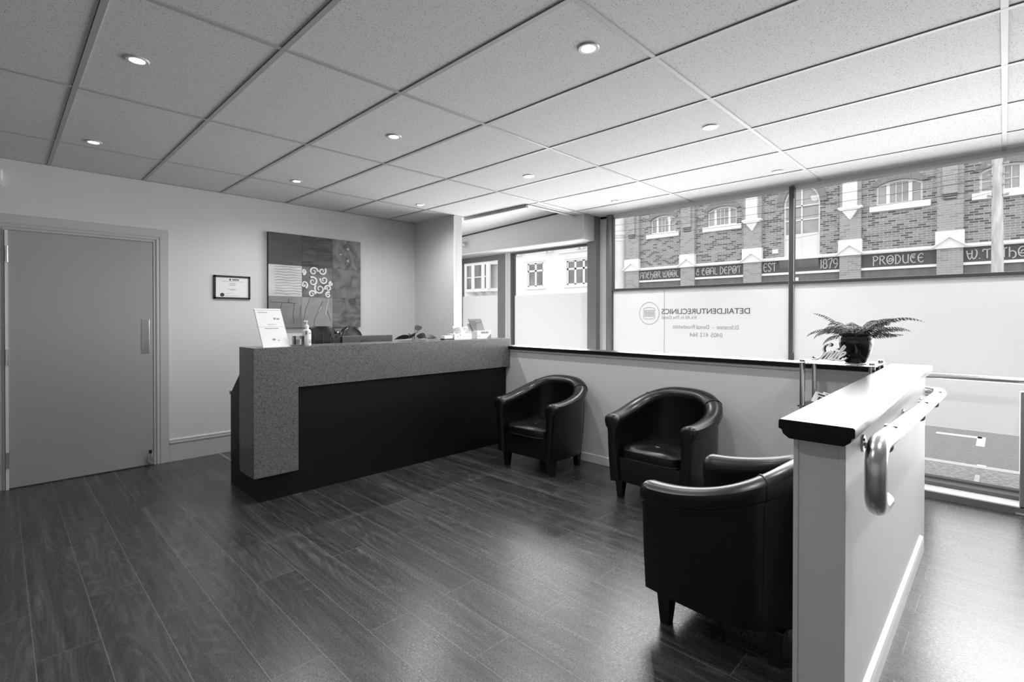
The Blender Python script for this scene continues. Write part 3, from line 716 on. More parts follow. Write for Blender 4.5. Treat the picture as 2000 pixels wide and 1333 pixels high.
# stroke lettering -----------------------------------------------------
def arc(cx, cy, rx, ry, a0, a1, n=14): return [(cx+rx*math.cos(math.radians(a0+(a1-a0)*i/n)), cy+ry*math.sin(math.radians(a0+(a1-a0)*i/n))) for i in range(n+1)]
def spiral(cx, cy, r0, r1, a0, turns, n=26): return [(cx+(r0+(r1-r0)*i/n)*math.cos(math.radians(a0)+2*PI*turns*i/n), cy+(r0+(r1-r0)*i/n)*math.sin(math.radians(a0)+2*PI*turns*i/n)) for i in range(n+1)]
def smooth_line(p, n=6):
    # Catmull-Rom through the points
    p = [Vector((a, b)) for a, b in p]; q = [p[0]] + p + [p[-1]]; out = []
    for i in range(1, len(q)-2):
        for k in range(n):
            t = k/n; a, b, c, d = q[i-1], q[i], q[i+1], q[i+2]
            v = 0.5*((2*b) + (c-a)*t + (2*a-5*b+4*c-d)*t*t + (3*b-a-3*c+d)*t**3); out.append((v.x, v.y))
    out.append((p[-1].x, p[-1].y)); return out
G = {
 'A': (0.58, [smooth_line([(0.0, 0.0), (0.06, 0.5), (0.05, 0.85), (0.2, 1.0), (0.42, 0.92), (0.48, 0.6), (0.50, 0.0)]), [(0.05, 0.48), (0.49, 0.48)]]),
 'N': (0.58, [[(0.05, 0), (0.05, 1.0)], smooth_line([(0.05, 0.85), (0.25, 1.0), (0.45, 0.85), (0.46, 0.0)])]),
 'C': (0.56, [arc(0.30, 0.5, 0.28, 0.5, 60, 300), spiral(0.30, 0.62, 0.16, 0.05, 60, 0.8)]),
 'H': (0.58, [[(0.05, 1.05), (0.05, 0)], smooth_line([(0.05, 0.5), (0.25, 0.62), (0.46, 0.45), (0.48, 0.1), (0.36, -0.1), (0.25, -0.12)])]),
 'O': (0.66, [arc(0.31, 0.5, 0.29, 0.5, 0, 360, 24), spiral(0.31, 0.52, 0.24, 0.05, 200, 1.1)]),
 'R': (0.62, [[(0.08, 0), (0.08, 1.0)], smooth_line([(0.0, 0.92), (0.3, 1.0), (0.46, 0.78), (0.3, 0.55), (0.1, 0.52)]), smooth_line([(0.26, 0.54), (0.42, 0.2), (0.58, -0.02)])]),
 'W': (0.86, [smooth_line([(0.0, 0.95), (0.08, 0.4), (0.22, 0.0), (0.38, 0.3), (0.42, 0.95)]), smooth_line([(0.38, 0.3), (0.55, 0.0), (0.74, 0.35), (0.76, 0.85), (0.62, 1.0)]), [(0.10, 0.6), (0.36, 0.6)]]),
 'L': (0.50, [smooth_line([(0.08, 1.0), (0.07, 0.4), (0.1, 0.06), (0.45, 0.0)])]),
 'D': (0.60, [[(0.08, 0), (0.08, 1.0)], smooth_line([(0.0, 1.0), (0.3, 0.95), (0.50, 0.5), (0.3, 0.04), (0.0, 0.0)])]),
 'E': (0.54, [arc(0.32, 0.5, 0.29, 0.5, 70, 290), [(0.06, 0.52), (0.42, 0.52)], [(0.38, 0.98), (0.46, 0.84)], [(0.38, 0.02), (0.46, 0.16)]]),
 'P': (0.56, [[(0.10, -0.15), (0.10, 1.0)], smooth_line([(0.0, 0.92), (0.3, 1.02), (0.50, 0.75), (0.32, 0.48), (0.14, 0.50), (0.2, 0.62)])]),
 'T': (0.58, [smooth_line([(0.0, 0.72), (0.05, 0.95), (0.3, 0.93), (0.55, 0.98)]), [(0.32, 0.94), (0.32, 0)]]),
 'S': (0.50, [smooth_line([(0.42, 0.85), (0.24, 1.0), (0.06, 0.78), (0.22, 0.52), (0.42, 0.28), (0.24, 0.0), (0.04, 0.15)])]),
 'U': (0.62, [smooth_line([(0.06, 1.0), (0.06, 0.3), (0.22, 0.0), (0.44, 0.1), (0.50, 0.3)]), [(0.50, 1.0), (0.50, 0.0)]]),
 '1': (0.30, [[(0.06, 0.85), (0.16, 1.0), (0.16, 0.0)]]),
 '8': (0.56, [arc(0.26, 0.75, 0.20, 0.24, 0, 360, 18), arc(0.26, 0.26, 0.25, 0.26, 0, 360, 18)]),
 '7': (0.54, [smooth_line([(0.0, 0.88), (0.2, 1.0), (0.5, 1.0), (0.32, 0.5), (0.2, -0.05)])]),
 '9': (0.58, [arc(0.28, 0.70, 0.24, 0.28, 0, 360, 18), smooth_line([(0.52, 0.75), (0.48, 0.3), (0.2, -0.05)])]),
 '&': (0.62, [smooth_line([(0.5, 0.5), (0.3, 0.55), (0.1, 0.75), (0.26, 0.95), (0.4, 0.8), (0.1, 0.45), (0.06, 0.15), (0.3, 0.0), (0.46, 0.25)])]),
 '.': (0.22, [[(0.06, 0.0), (0.07, 0.08)]]), ' ': (0.22, [])}
def stroke_word(word, width, height, r, depth=1.0):
    m = MB(); x = 0; runs = []
    for ch in word:
        w, st_ = G[ch]
        for s in st_: runs.append([(x+a, b) for a, b in s])
        x += w + 0.06
    sc = width/x
    for s in runs: m.tube([(a*sc, b*height, 0) for a, b in s], r, n=6)
    return m

# "Smile" ornament
sm_ = thing('smile_sign', "white cut-out word sign reading Smile leaning by the fern pot", 'ornament', (3.615, 0.872, 1.088))
def script_word():
    segs = [
     [(0.30, 0.92), (0.34, 1.02), (0.22, 1.08), (0.10, 0.95), (0.12, 0.72), (0.22, 0.50), (0.20, 0.22), (0.05, 0.06), (-0.12, 0.08), (-0.18, 0.2)],
     [(0.22, 0.05), (0.34, 0.55), (0.30, 0.30), (0.36, 0.50), (0.44, 0.58), (0.44, 0.35), (0.38, 0.06)],
     [(0.44, 0.35), (0.50, 0.52), (0.58, 0.58), (0.57, 0.35), (0.52, 0.10), (0.58, 0.04)],
     [(0.58, 0.04), (0.68, 0.30), (0.72, 0.58), (0.66, 0.20), (0.68, 0.04), (0.76, 0.12)],
     [(0.76, 0.12), (0.90, 0.60), (0.98, 1.0), (0.90, 1.02), (0.82, 0.50), (0.80, 0.12), (0.88, 0.04)],
     [(0.88, 0.04), (0.96, 0.25), (1.08, 0.45), (1.06, 0.58), (0.96, 0.50), (0.92, 0.25), (0.98, 0.04), (1.14, 0.10), (1.22, 0.25)],
     [(0.66, 0.72), (0.70, 0.80)]]
    return [smooth_line(s, 6) for s in segs]
for (nm, mt, dy, rr) in (('face', 'sign_wood', 0.0, 0.0054), ('side', 'gap_dark', 0.016, 0.0056)):
    m = MB()
    for s in script_word():
        m.tube([(a*0.132 + 0.012 + 0.040*b, b*0.098, 0) for a, b in s], rr, n=8)
    o = m.build(nm, mt, sm_, smooth='auto')
    # x axis runs towards -Y (to the right in view), lies nearly upright facing -X
    orient(o, (dy, -dy*0.45, 0.0092), (0.10, -1, 0), (0.15, 0, 1))
# leaflets on the middle shelf
lf = thing('leaflet_holder', 'leaflets fanned in a holder on the middle glass shelf', 'leaflets', (3.72, 0.80, 0.808))
for k, (dy, rz, rx, nm) in enumerate(((0.055, 0.5, 0.5, 'leaflet'), (0.02, 0.35, 0.45, 'leaflet'), (-0.09, 0.2, 0.4, 'leaflet'))):
    o = MB().box(-0.002, 0.002, -0.05, 0.05, 0, 0.075).build(nm, 'paper', lf, loc=(0.01*k, dy, 0), rot=(0.3, 0.6, rz-0.4))
    MB().box(-0.0035, -0.0021, -0.04, 0.03, 0.055, 0.066).box(-0.0035, -0.0021, -0.035, -0.02, 0.02, 0.04).box(-0.0035, -0.0021, 0.0, 0.02, 0.02, 0.045).build('print', 'ink', o)
MB().box(-0.03, 0.06, -0.14, 0.10, 0, 0.004).build('tray', 'plastic_black', lf)

# ================================================================== WALL ITEMS
pa = thing('abstract_painting', 'square abstract painting of nine patchwork panels on the back wall', 'painting', (2.55, 5.63, 1.76))
X0p, X1p, Z0p, Z1p = 2.012, 3.083, 1.248, 2.275
part_abs(MB().box(X0p, X1p, 5.590, 5.628, Z0p, Z1p), 'canvas', 'canvas_side', pa)
pm_ = [['panel_plain', 'panel_dark_streak', 'panel_mottle'], ['panel_white', 'panel_swirl_ground', 'panel_mid'], ['panel_branch_ground', 'panel_branch_light', 'panel_cloud']]
cw, ch = (X1p-X0p)/3, (Z1p-Z0p)/3
PANELS = {}
for r in range(3):
    for c in range(3):
        xa, za = X0p + c*cw, Z1p - (r+1)*ch
        PANELS[(r, c)] = part_abs(MB().box(xa+0.001, xa+cw-0.001, 5.586, 5.5905, za+0.001, za+ch-0.001), 'painted_panel', pm_[r][c], pa)
rnd = random.Random(3)
def paint(mb, nm, m, rc):
    o = mb.build(nm, m, PANELS[rc]); o.location = -Vector(pa.location) - Vector((0, 0, 0)) - (PANELS[rc].location + Vector(pa.location)); o.location = -(PANELS[rc].location + Vector(pa.location)); return o
YP = 5.5855
m = MB(); xa, za = X0p, Z1p-2*ch
for k in range(11):
    z = za + 0.03 + k*(ch-0.05)/10; x = xa + 0.05 + rnd.random()*0.02
    m.tube([(x + (cw-0.07)*i/8, YP, z + 0.004*math.sin(i*1.3+k) + 0.002*rnd.random()) for i in range(9)], 0.0016, n=5)
paint(m, 'stripes', 'ink', (1, 0))
m = MB(); xa, za = X0p+cw, Z1p-2*ch
for (cx, cz, r, a, d) in ((0.13, 0.29, 0.042, 0, 1), (0.23, 0.30, 0.040, 60, -1), (0.12, 0.175, 0.045, 120, -1), (0.25, 0.20, 0.040, 160, 1), (0.20, 0.095, 0.052, 140, 1), (0.30, 0.105, 0.034, 200, -1), (0.11, 0.035, 0.034, 0, 1), (0.30, 0.028, 0.030, 60, 1), (0.01, 0.28, 0.028, -90, 1), (0.02, 0.135, 0.036, -60, 1), (0.335, 0.16, 0.02, 90, 1)):
    sp3 = spiral(cx, cz, r*1.18, r*0.24, a, 1.3*d, 28)
    pts = [(xa+x, YP-0.001, za+z) for x, z in sp3 if 0.004 < x < cw-0.004 and 0.004 < z < ch-0.004]
    if len(pts) > 4: paint(MB().tube(pts, [0.0118*(1-0.5*i/len(pts)) for i in range(len(pts))], n=6), 'swirl', 'sign_wood', (1, 1))
def veins(xa, za, lines, rc, mt):
    m = MB()
    for pts in lines:
        P = []
        for i in range(len(pts)-1):
            for k in range(6):
                t = k/6; P.append((xa+(pts[i][0]*(1-t)+pts[i+1][0]*t)+rnd.uniform(-.003, .003), YP, za+(pts[i][1]*(1-t)+pts[i+1][1]*t)))
        m.tube(P, 0.0022, n=5)
    paint(m, 'veins', mt, rc)
veins(X0p, Z0p, [[(0.14, 0.27), (0.11, 0.16), (0.08, 0.06)], [(0.27, 0.26), (0.26, 0.12), (0.27, 0.04)], [(0.345, 0.25), (0.335, 0.1)], [(0.02, 0.28), (0.35, 0.27)], [(0.21, 0.27), (0.21, 0.33)]], (2, 0), 'canvas_side')
veins(X0p+cw, Z0p, [[(0.09, 0.33), (0.04, 0.2), (0.01, 0.03)], [(0.24, 0.30), (0.19, 0.20), (0.14, 0.08), (0.14, 0.0)], [(0.29, 0.20), (0.34, 0.05)]], (2, 1), 'canvas_side')
veins(X0p+cw, Z0p, [[(0.31, 0.33), (0.275, 0.18), (0.28, 0.13)], [(0.22, 0.24), (0.18, 0.17)]], (2, 1), 'sign_wood')
m = MB()
for (x, z, r) in ((0.19, 0.24, 0.016), (0.10, 0.17, 0.012), (0.19, 0.10, 0.015)):
    paint(MB().sphere((X0p+2*cw+x, YP, Z1p-ch+z), r, (1, 0.15, 0.8), 10), 'highlight', 'paper_grey', (0, 2))

cf = thing('framed_certificate', 'small framed certificate in a thin black frame between door and painting', 'picture', (1.672, 5.63, 1.667))
fx0, fx1, fz0, fz1 = 1.503, 1.842, 1.548, 1.785
part_abs(MB().box(fx0, fx1, 5.612, 5.629, fz0, fz0+0.018).box(fx0, fx1, 5.612, 5.629, fz1-0.018, fz1).box(fx0, fx0+0.018, 5.612, 5.629, fz0, fz1).box(fx1-0.018, fx1, 5.612, 5.629, fz0, fz1), 'frame', 'plastic_black', cf)
cpz = part_abs(MB().box(fx0+0.015, fx1-0.015, 5.620, 5.628, fz0+0.015, fz1-0.015), 'certificate_paper', 'paper', cf)
m = MB(); Yc = 5.6195
for (a, b, z, h) in ((0.07, 0.27, 0.178, 0.0025), (0.14, 0.20, 0.155, 0.004), (0.14, 0.20, 0.140, 0.004), (0.12, 0.21, 0.100, 0.003), (0.15, 0.19, 0.092, 0.003), (0.11, 0.16, 0.056, 0.002), (0.11, 0.23, 0.032, 0.002)):
    m.box(fx0+a, fx0+b, Yc-0.0004, Yc+0.0006, fz0+z, fz0+z+h)
o = m.build('printed_lines', 'ink_soft', cpz); o.location = -Vector(cf.location)-cpz.location
o = MB().cyl((fx0+0.077, Yc+0.0005, fz0+0.042), (fx0+0.077, Yc-0.0008, fz0+0.042), 0.019, n=24).build('seal', 'ink', cpz); o.location = -Vector(cf.location)-cpz.location
m = MB().cyl((fx0+0.150, Yc+0.0005, fz0+0.197), (fx0+0.150, Yc-0.0005, fz0+0.197), 0.009, n=20)
for k in range(4): m.box(fx0+0.172+k*0.016, fx0+0.184+k*0.016, Yc-0.0005, Yc+0.0005, fz0+0.190, fz0+0.204)
o = m.build('crest', 'ink', cpz); o.location = -Vector(cf.location)-cpz.location

al = thing('alarm_sensor', 'small white alarm sensor high on the wall above the door', 'sensor', (0.0, 5.60, 2.45))
part_abs(MB().box(-0.035, 0.033, 5.575, 5.629, 2.43, 2.515), 'housing', 'plastic_white', al, bevel=0.010, seg=4)
part_abs(MB().prism([(5.629, 2.43), (5.580, 2.43), (5.595, 2.395), (5.629, 2.395)], 'x', -0.03, 0.028), 'lens_cover', 'plastic_white', al)

# ================================================================== ITEMS ON THE DESK
CT = 1.14
br_ = thing('brochure_stand', 'slanted clear stand with a white notice on the desk corner', 'sign holder', (1.475, 3.93, CT), math.radians(10))
def slab(x0, x1, t0, t1, h, lean, y=0.0):
    # leaning sheet: bottom at y, top at y+lean
    mm = MB(); mm.loft([[(x0, y+t0, 0.004), (x1, y+t0, 0.004), (x1, y+t1, 0.004), (x0, y+t1, 0.004)], [(x0, y+lean+t0, h), (x1, y+lean+t0, h), (x1, y+lean+t1, h), (x0, y+lean+t1, h)]]); return mm
slab(-0.105, 0.105, 0.0, 0.004, 0.285, 0.125).build('notice', 'paper', br_)
slab(-0.108, 0.108, 0.0045, 0.007, 0.29, 0.127).build('acrylic_back', 'plastic_white', br_)
MB().box(-0.108, 0.108, -0.004, 0.09, 0, 0.004).build('acrylic_foot', 'plastic_white', br_)
MB().box(-0.108, 0.108, 0.1215, 0.125, 0.276, 0.279).build('top_edge', 'ink_soft', br_)
m = MB()
def on_slab(x0, x1, s0, s1):
    return [[(x0, 0.125*(s0-0.004)/0.281-0.0008, s0), (x1, 0.125*(s0-0.004)/0.281-0.0008, s0), (x1, 0.125*(s0-0.004)/0.281+0.001, s0), (x0, 0.125*(s0-0.004)/0.281+0.001, s0)],
            [(x0, 0.125*(s1-0.004)/0.281-0.0008, s1), (x1, 0.125*(s1-0.004)/0.281-0.0008, s1), (x1, 0.125*(s1-0.004)/0.281+0.001, s1), (x0, 0.125*(s1-0.004)/0.281+0.001, s1)]]
for a in ((-0.085, -0.01, 0.258, 0.262), (0.03, 0.045, 0.205, 0.220), (0.052, 0.075, 0.205, 0.216), (-0.03, 0.04, 0.168, 0.171), (-0.105, 0.105, 0.150, 0.1515), (-0.06, 0.05, 0.136, 0.141), (-0.02, 0.004, 0.05, 0.062), (0.02, 0.035, 0.045, 0.05)): m.loft(on_slab(*a))
m.build('print', 'ink_soft', br_)
pb = thing('pump_bottle', 'clear pump bottle of hand sanitiser on the desk', 'bottle', (1.73, 3.99, CT))
MB().lathe([(0.002, 0), (0.030, 0), (0.033, 0.004), (0.033, 0.105), (0.030, 0.120), (0.014, 0.132), (0.014, 0.140), (0.002, 0.140)], n=28).build('bottle_body', 'plastic_white', pb, smooth='auto')
MB().lathe([(0.002, 0.138), (0.016, 0.138), (0.016, 0.158), (0.007, 0.165), (0.004, 0.168), (0.004, 0.192), (0.002, 0.192)], n=24).box(-0.026, 0.010, -0.006, 0.006, 0.190, 0.198).build('pump_head', 'plastic_white', pb, smooth='auto')
m = MB()
for i in range(6): m.box(-0.026+i*0.0032, -0.0245+i*0.0032, -0.0335, -0.030, 0.085, 0.115)
for z in (0.092, 0.100, 0.030, 0.040, 0.022): m.box(0.002, 0.022, -0.0338, -0.028, z, z+0.004)
m.build('label', 'ink_soft', pb)
cd = thing('tealight_holder', 'small square glass holder with a candle beside the pump bottle', 'candle holder', (1.645, 3.955, CT))
MB().box(-0.034, 0.034, -0.034, 0.034, 0, 0.012).box(-0.034, -0.030, -0.034, 0.034, 0.012, 0.078).box(0.030, 0.034, -0.034, 0.034, 0.012, 0.078).box(-0.03, 0.03, -0.034, -0.030, 0.012, 0.078).box(-0.03, 0.03, 0.030, 0.034, 0.012, 0.078).build('glass_box', 'shelf_glass', cd)
MB().cyl((0, 0, 0.012), (0, 0, 0.055), 0.024, n=24).build('candle', 'candle_wax', cd, smooth='auto')
# white box stack, tissue box, brochure box with cards
wbx = thing('card_box', 'small flat white box left of the tissue box', 'box', (3.145, 3.99, CT))
MB().box(-0.055, 0.055, -0.03, 0.03, 0, 0.012).build('tray', 'plastic_black', wbx)
MB().box(-0.05, 0.058, -0.028, 0.028, 0.012, 0.042).build('card_stack', 'plastic_white', wbx, bevel=0.002)
tb = thing('tissue_box', 'white tissue box with a tissue pulled up', 'tissue box', (3.325, 4.0, CT))
MB().box(-0.115, 0.115, -0.05, 0.05, 0, 0.058).build('box', 'plastic_white', tb, bevel=0.002)
m = MB()
for (x, z, r) in ((-0.07, 0.03, 0.006), (-0.04, 0.043, 0.007), (-0.045, 0.012, 0.004)): m.cyl((x, -0.0505, z), (x, -0.049, z), r, n=10)
m.box(0.06, 0.09, -0.0506, -0.049, 0.028, 0.031)
m.build('flower_print', 'ink_soft', tb)
m = MB(); rings = []
N2 = 28
for j, (z, r, a) in enumerate(((0.056, 0.040, 0.0), (0.078, 0.058, 0.2), (0.102, 0.070, 0.35), (0.122, 0.082, 0.5))):
    rings.append([(0.0 + (r*1.15+0.012*math.sin(5*t_+j))*math.cos(t_), (r*0.5+0.010*math.cos(4*t_+j))*math.sin(t_), z + (0.012*j/3)*math.sin(3*t_+1.0)) for t_ in [2*PI*i/N2 for i in range(N2)]])
m.loft(rings, cap=False); m.build('tissue', 'paper', tb, smooth=True)
bx = thing('leaflet_box', 'printed cardboard leaflet box at the right end of the desk', 'box', (3.62, 4.0, CT))
MB().box(-0.10, 0.10, -0.045, 0.045, 0, 0.082).build('box', 'paper', bx, bevel=0.001)
m = MB()
for k in range(5):
    m.box(-0.045+k*0.022, -0.028+k*0.022, -0.0462, -0.0445, 0.052, 0.075)
m.prism([(0.035, 0.002), (0.099, 0.002), (0.099, 0.05)], 'y', -0.0462, -0.0445)
m.box(-0.09, -0.06, -0.0462, -0.0445, 0.025, 0.030)
m.build('box_print', 'ink_soft', bx)
ld = thing('leaflet_pack', 'grey leaflets standing in the box behind its printed front', 'leaflets', (3.60, 4.02, CT+0.082), math.radians(-4))
MB().loft([[(-0.115, 0.0, 0.0), (0.085, 0.0, 0.0), (0.085, 0.012, 0.0), (-0.115, 0.012, 0.0)], [(-0.125, 0.03, 0.075), (0.075, 0.03, 0.075), (0.075, 0.042, 0.075), (-0.125, 0.042, 0.075)]]).build('leaflet', 'paper_grey', ld)
l2_ = MB().loft([[(-0.085, -0.012, 0.0), (0.075, -0.012, 0.0), (0.075, -0.002, 0.0), (-0.085, -0.002, 0.0)], [(-0.125, 0.022, 0.125), (0.045, 0.022, 0.128), (0.045, 0.03, 0.128), (-0.125, 0.03, 0.125)]]).build('leaflet', 'ink_soft', ld)
m = MB()
for k in range(9):
    f = 0.1 + k*0.09; m.box(-0.10-0.02*f, -0.03, -0.0135+0.034*f, -0.0125+0.034*f, 0.125*f, 0.125*f+0.003)
m.tube([(-0.04, 0.006, 0.07), (-0.01, 0.012, 0.085), (0.02, 0.012, 0.08), (0.045, 0.015, 0.1)], 0.003, n=6)
m.build('print', 'ink', l2_)
# small dark leafy plant just behind the counter
dp = thing('desk_plant', 'dark leafy plant behind the middle of the counter', 'plant', (2.99, 4.32, 0.745))
MB().lathe([(0.005, 0), (0.055, 0), (0.075, 0.13), (0.068, 0.13), (0.005, 0.12)], n=24).build('pot', 'plastic_black', dp, smooth='auto')
def leafm(base, yaw_, el, L, w):
    mm = MB(); d = Vector((math.cos(yaw_)*math.cos(el), math.sin(yaw_)*math.cos(el), math.sin(el))); s = (Vector((-math.sin(yaw_), math.cos(yaw_), 0)) + Vector((0, 0, 0.9))).normalized(); u = s.cross(d)
    b = Vector(base); out = []
    top_, bot = [], []
    for i in range(9):
        t = i/8; ww = w*math.sin(PI*t**0.8)*(1 if t < 1 else 0); p = b + d*L*t - Vector((0, 0, 1))*L*0.35*t*t
        top_.append(p + s*ww*0.5 + u*0.1*ww); bot.append(p - s*ww*0.5 + u*0.1*ww)
    for i in range(8):
        a, b2, c, d_ = top_[i], top_[i+1], bot[i+1], bot[i]
        mm.loft([[tuple(a+u*.0008), tuple(b2+u*.0008), tuple(c+u*.0008), tuple(d_+u*.0008)], [tuple(a-u*.0008), tuple(b2-u*.0008), tuple(c-u*.0008), tuple(d_-u*.0008)]])
    return mm
stem = MB()
for (yw, el, L, w, b) in ((-0.7, 0.25, 0.17, 0.045, (0.02, -0.02, 0.40)), (2.4, 0.2, 0.17, 0.05, (-0.02, 0.0, 0.395)), (0.2, 0.55, 0.12, 0.055, (0.0, 0.0, 0.47)), (3.6, 0.3, 0.12, 0.06, (-0.01, -0.01, 0.405)), (-1.4, 0.2, 0.12, 0.06, (0.01, -0.01, 0.41)), (-0.2, 0.15, 0.15, 0.05, (0.05, 0.0, 0.40)), (1.2, 0.3, 0.12, 0.06, (0.0, 0.02, 0.40)), (4.4, 0.5, 0.10, 0.06, (0.0, 0.0, 0.43))):
    b = (b[0]*1.6, b[1]*1.6, b[2]+0.025)
    leafm(b, yw, el, L*1.1, w*1.35).build('leaf', 'leaf_dark', dp)
    stem.tube([(0, 0, 0.12), (b[0]*0.7, b[1]*0.7, b[2]*0.6), b], 0.003, n=6)
stem.build('stem', 'leaf_dark', dp)

# monitors and webcam behind the counter
mo = thing('computer_monitor', 'wide grey monitor seen from the back above the counter edge', 'monitor', (2.47, 4.36, 0.745))
MB().box(-0.262, 0.272, -0.02, 0.012, 0.10, 0.446).build('screen_housing', 'monitor_grey', mo, bevel=0.006)
MB().box(-0.03, 0.03, 0.0, 0.03, 0.0, 0.12).box(-0.11, 0.11, -0.07, 0.09, 0, 0.012).build('stand', 'plastic_black', mo)
lt_ = text_mesh('brand_lettering', 'LG', 'ink', 0.045, 0.026, 0.0006, mo); orient(lt_, (-0.035, -0.0215, 0.378), (1, 0, 0), (0, 0, 1))
MB().cyl((-0.062, -0.0212, 0.390), (-0.062, -0.0195, 0.390), 0.015, n=20).build('brand_badge', 'ink', mo)
m2 = thing('small_monitor', 'black screen standing under the webcam left of the wide monitor', 'monitor', (2.165, 4.37, 0.745))
MB().box(-0.045, 0.04, -0.015, 0.015, 0.08, 0.440).build('screen_housing', 'plastic_black', m2, bevel=0.004)
MB().box(-0.06, 0.06, -0.06, 0.06, 0, 0.012).box(-0.02, 0.02, -0.01, 0.01, 0.0, 0.09).build('stand', 'plastic_black', m2)
wc = thing('webcam', 'small black webcam perched on the screen behind the counter', 'webcam', (2.168, 4.355, 1.185))
MB().box(-0.030, 0.030, -0.014, 0.012, 0.030, 0.058).build('body', 'plastic_black', wc, bevel=0.009, seg=4)
MB().box(-0.014, 0.014, -0.012, 0.016, 0.0, 0.030).build('clip', 'plastic_black', wc)
MB().cyl((0.0, -0.0165, 0.044), (0.0, -0.013, 0.044), 0.009, n=18).build('lens', 'steel_matt', wc)

# office chairs
def office_chair(name, label, loc, rz, kind):
    t = thing(name, label, 'office chair', loc, rz)
    m = MB()
    for k in range(5):
        a = 2*PI*k/5; m.tube([(0, 0, 0.09), (0.30*math.cos(a), 0.30*math.sin(a), 0.06)], 0.018, n=8)
    m.build('star_base', 'plastic_black', t)
    for k in range(5):
        a = 2*PI*k/5; MB().cyl((0.30*math.cos(a), 0.30*math.sin(a)-0.012, 0.027), (0.30*math.cos(a), 0.30*math.sin(a)+0.012, 0.027), 0.027, n=14).build('castor', 'plastic_black', t)
    MB().cyl((0, 0, 0.08), (0, 0, 0.44), 0.022, n=14).build('gas_lift', 'steel_matt', t)
    MB().box(-0.24, 0.24, -0.23, 0.23, 0.44, 0.52).build('seat', 'leather', t, bevel=0.035, seg=4)
    b = MB(); rings = []
    if kind == 'padded':
        prof = [(0.22, 0.50), (0.24, 0.62), (0.24, 0.80), (0.225, 0.95), (0.185, 1.08), (0.160, 1.16), (0.148, 1.215), (0.118, 1.255), (0.07, 1.272)]
    else:
        prof = [(0.20, 0.55), (0.22, 0.70), (0.215, 0.90), (0.19, 1.05), (0.165, 1.13), (0.135, 1.19), (0.10, 1.225), (0.06, 1.245), (0.02, 1.252)]
    for hw, z in prof:
        th = 0.045 if z < 1.2 else 0.03
        rings.append([(hw*math.copysign(abs(math.cos(a))**0.6, math.cos(a)), 0.22 + 0.06*(z-0.5)/0.7 + th*math.copysign(abs(math.sin(a))**0.8, math.sin(a)), z) for a in [2*PI*i/28 for i in range(28)]])
    b.loft(rings); b.build('backrest', 'leather', t, smooth='auto')
    if kind == 'padded':
        s = MB()
        for x in (-0.10, 0.0, 0.10): s.tube([(x*(1-0.25*max(0, z-1.0)/0.25), 0.22+0.06*(z-0.5)/0.7-0.0465, z) for z in (0.6, 0.8, 1.0, 1.1, 1.2)], 0.004, n=6)
        s.build('stitching', 'leather_seam', t)
    MB().tube([(0, 0.1, 0.46), (0, 0.27, 0.48), (0, 0.29, 0.62)], 0.02, n=8).build('back_bracket', 'plastic_black', t)
    return t
office_chair('padded_office_chair', 'black padded office chair behind the desk, its stitched top left of the webcam', (2.27, 4.74, 0), math.radians(-12), 'padded')
office_chair('round_office_chair', 'black round-topped office chair behind the wide monitor', (2.89, 5.17, 0), math.radians(4), 'round')

sc = thing('dome_camera', 'small round silver dome camera on the bulkhead by the entry', 'camera', (4.90, 5.80, 2.455))
MB().sphere((0, 0, 0), 0.042, (1, 1, 1), 18).build('dome', 'steel_matt', sc, smooth=True)
MB().cyl((0.0, 0, 0.0), (0.05, 0, 0.0), 0.03, n=20).build('mount', 'plastic_white', sc, smooth='auto')

# ================================================================== OUTSIDE
GZ = -0.2
struct(MB().box(5.35, 7.12, -12, 40, GZ-0.3, GZ).build('footpath', 'footpath'), 'footpath outside the window')
struct(MB().box(7.12, 7.25, -12, 40, GZ-0.3, GZ+0.004).build('kerb', 'kerb_stone'), 'kerb')
struct(MB().box(7.25, 16, -12, 40, GZ-0.3, GZ-0.01).build('road', 'asphalt'))
struct(MB().box(16, 21, -12, 40, GZ-0.3, GZ+0.05).build('far_footpath', 'footpath'))
tag(MB().box(8.93, 9.05, 0.20, 0.66, GZ-0.012, GZ-0.006).box(8.40, 9.05, 0.165, 0.245, GZ-0.012, GZ-0.006).build('road_marking', 'road_paint'), 'white painted corner mark on the asphalt', 'road marking')
tag(MB().box(7.20, 7.28, 0.13, 0.20, GZ-0.004, GZ+0.006).build('kerb_marking', 'road_paint'), 'small white paint patch on the kerb', 'road marking')
tag(MB().box(6.45, 6.80, 0.165, 0.20, GZ-0.004, GZ+0.003).build('footpath_marking', 'kerb_stone'), 'pale stripe across the footpath near the window', 'road marking')

XF = 20.0
bw = thing('brick_warehouse', 'two-tone brick warehouse with carved trade signs across the street', 'building', (XF, 4, GZ))
def B(mb, n, m, parent=bw, **k): return part_abs(mb, n, m, parent, **k)
piers = [11.93, 9.345, 6.80, 3.69, 1.18, -1.33, -3.84]
ptype = ['box', 'box', 'white', 'white', 'box', 'box', 'white']
hwid = [0.33, 0.295, 0.32, 0.30, 0.30, 0.30, 0.30]
bays = [(9.64, 11.60), (7.12, 9.05), (3.99, 6.48), (1.48, 3.39), (-1.03, 0.88), (-3.54, -1.63)]
wins = [(9.95, 11.09), (7.42, 8.57), None, (1.83, 3.01), (-0.63, 0.54), (-3.15, -1.98)]
def seg_arch(y0, y1, zb, zs, za, n=14):
    # closed outline: sill corners, then segmental arch
    c = (y0+y1)/2; h = (y1-y0)/2; rise = za-zs; R = (h*h+rise*rise)/(2*rise); a = math.asin(h/R)
    return [(y0, zb), (y1, zb)] + [(c + R*math.sin(a - 2*a*i/n), zs - (R-rise) + R*math.cos(a - 2*a*i/n)) for i in range(n+1)]
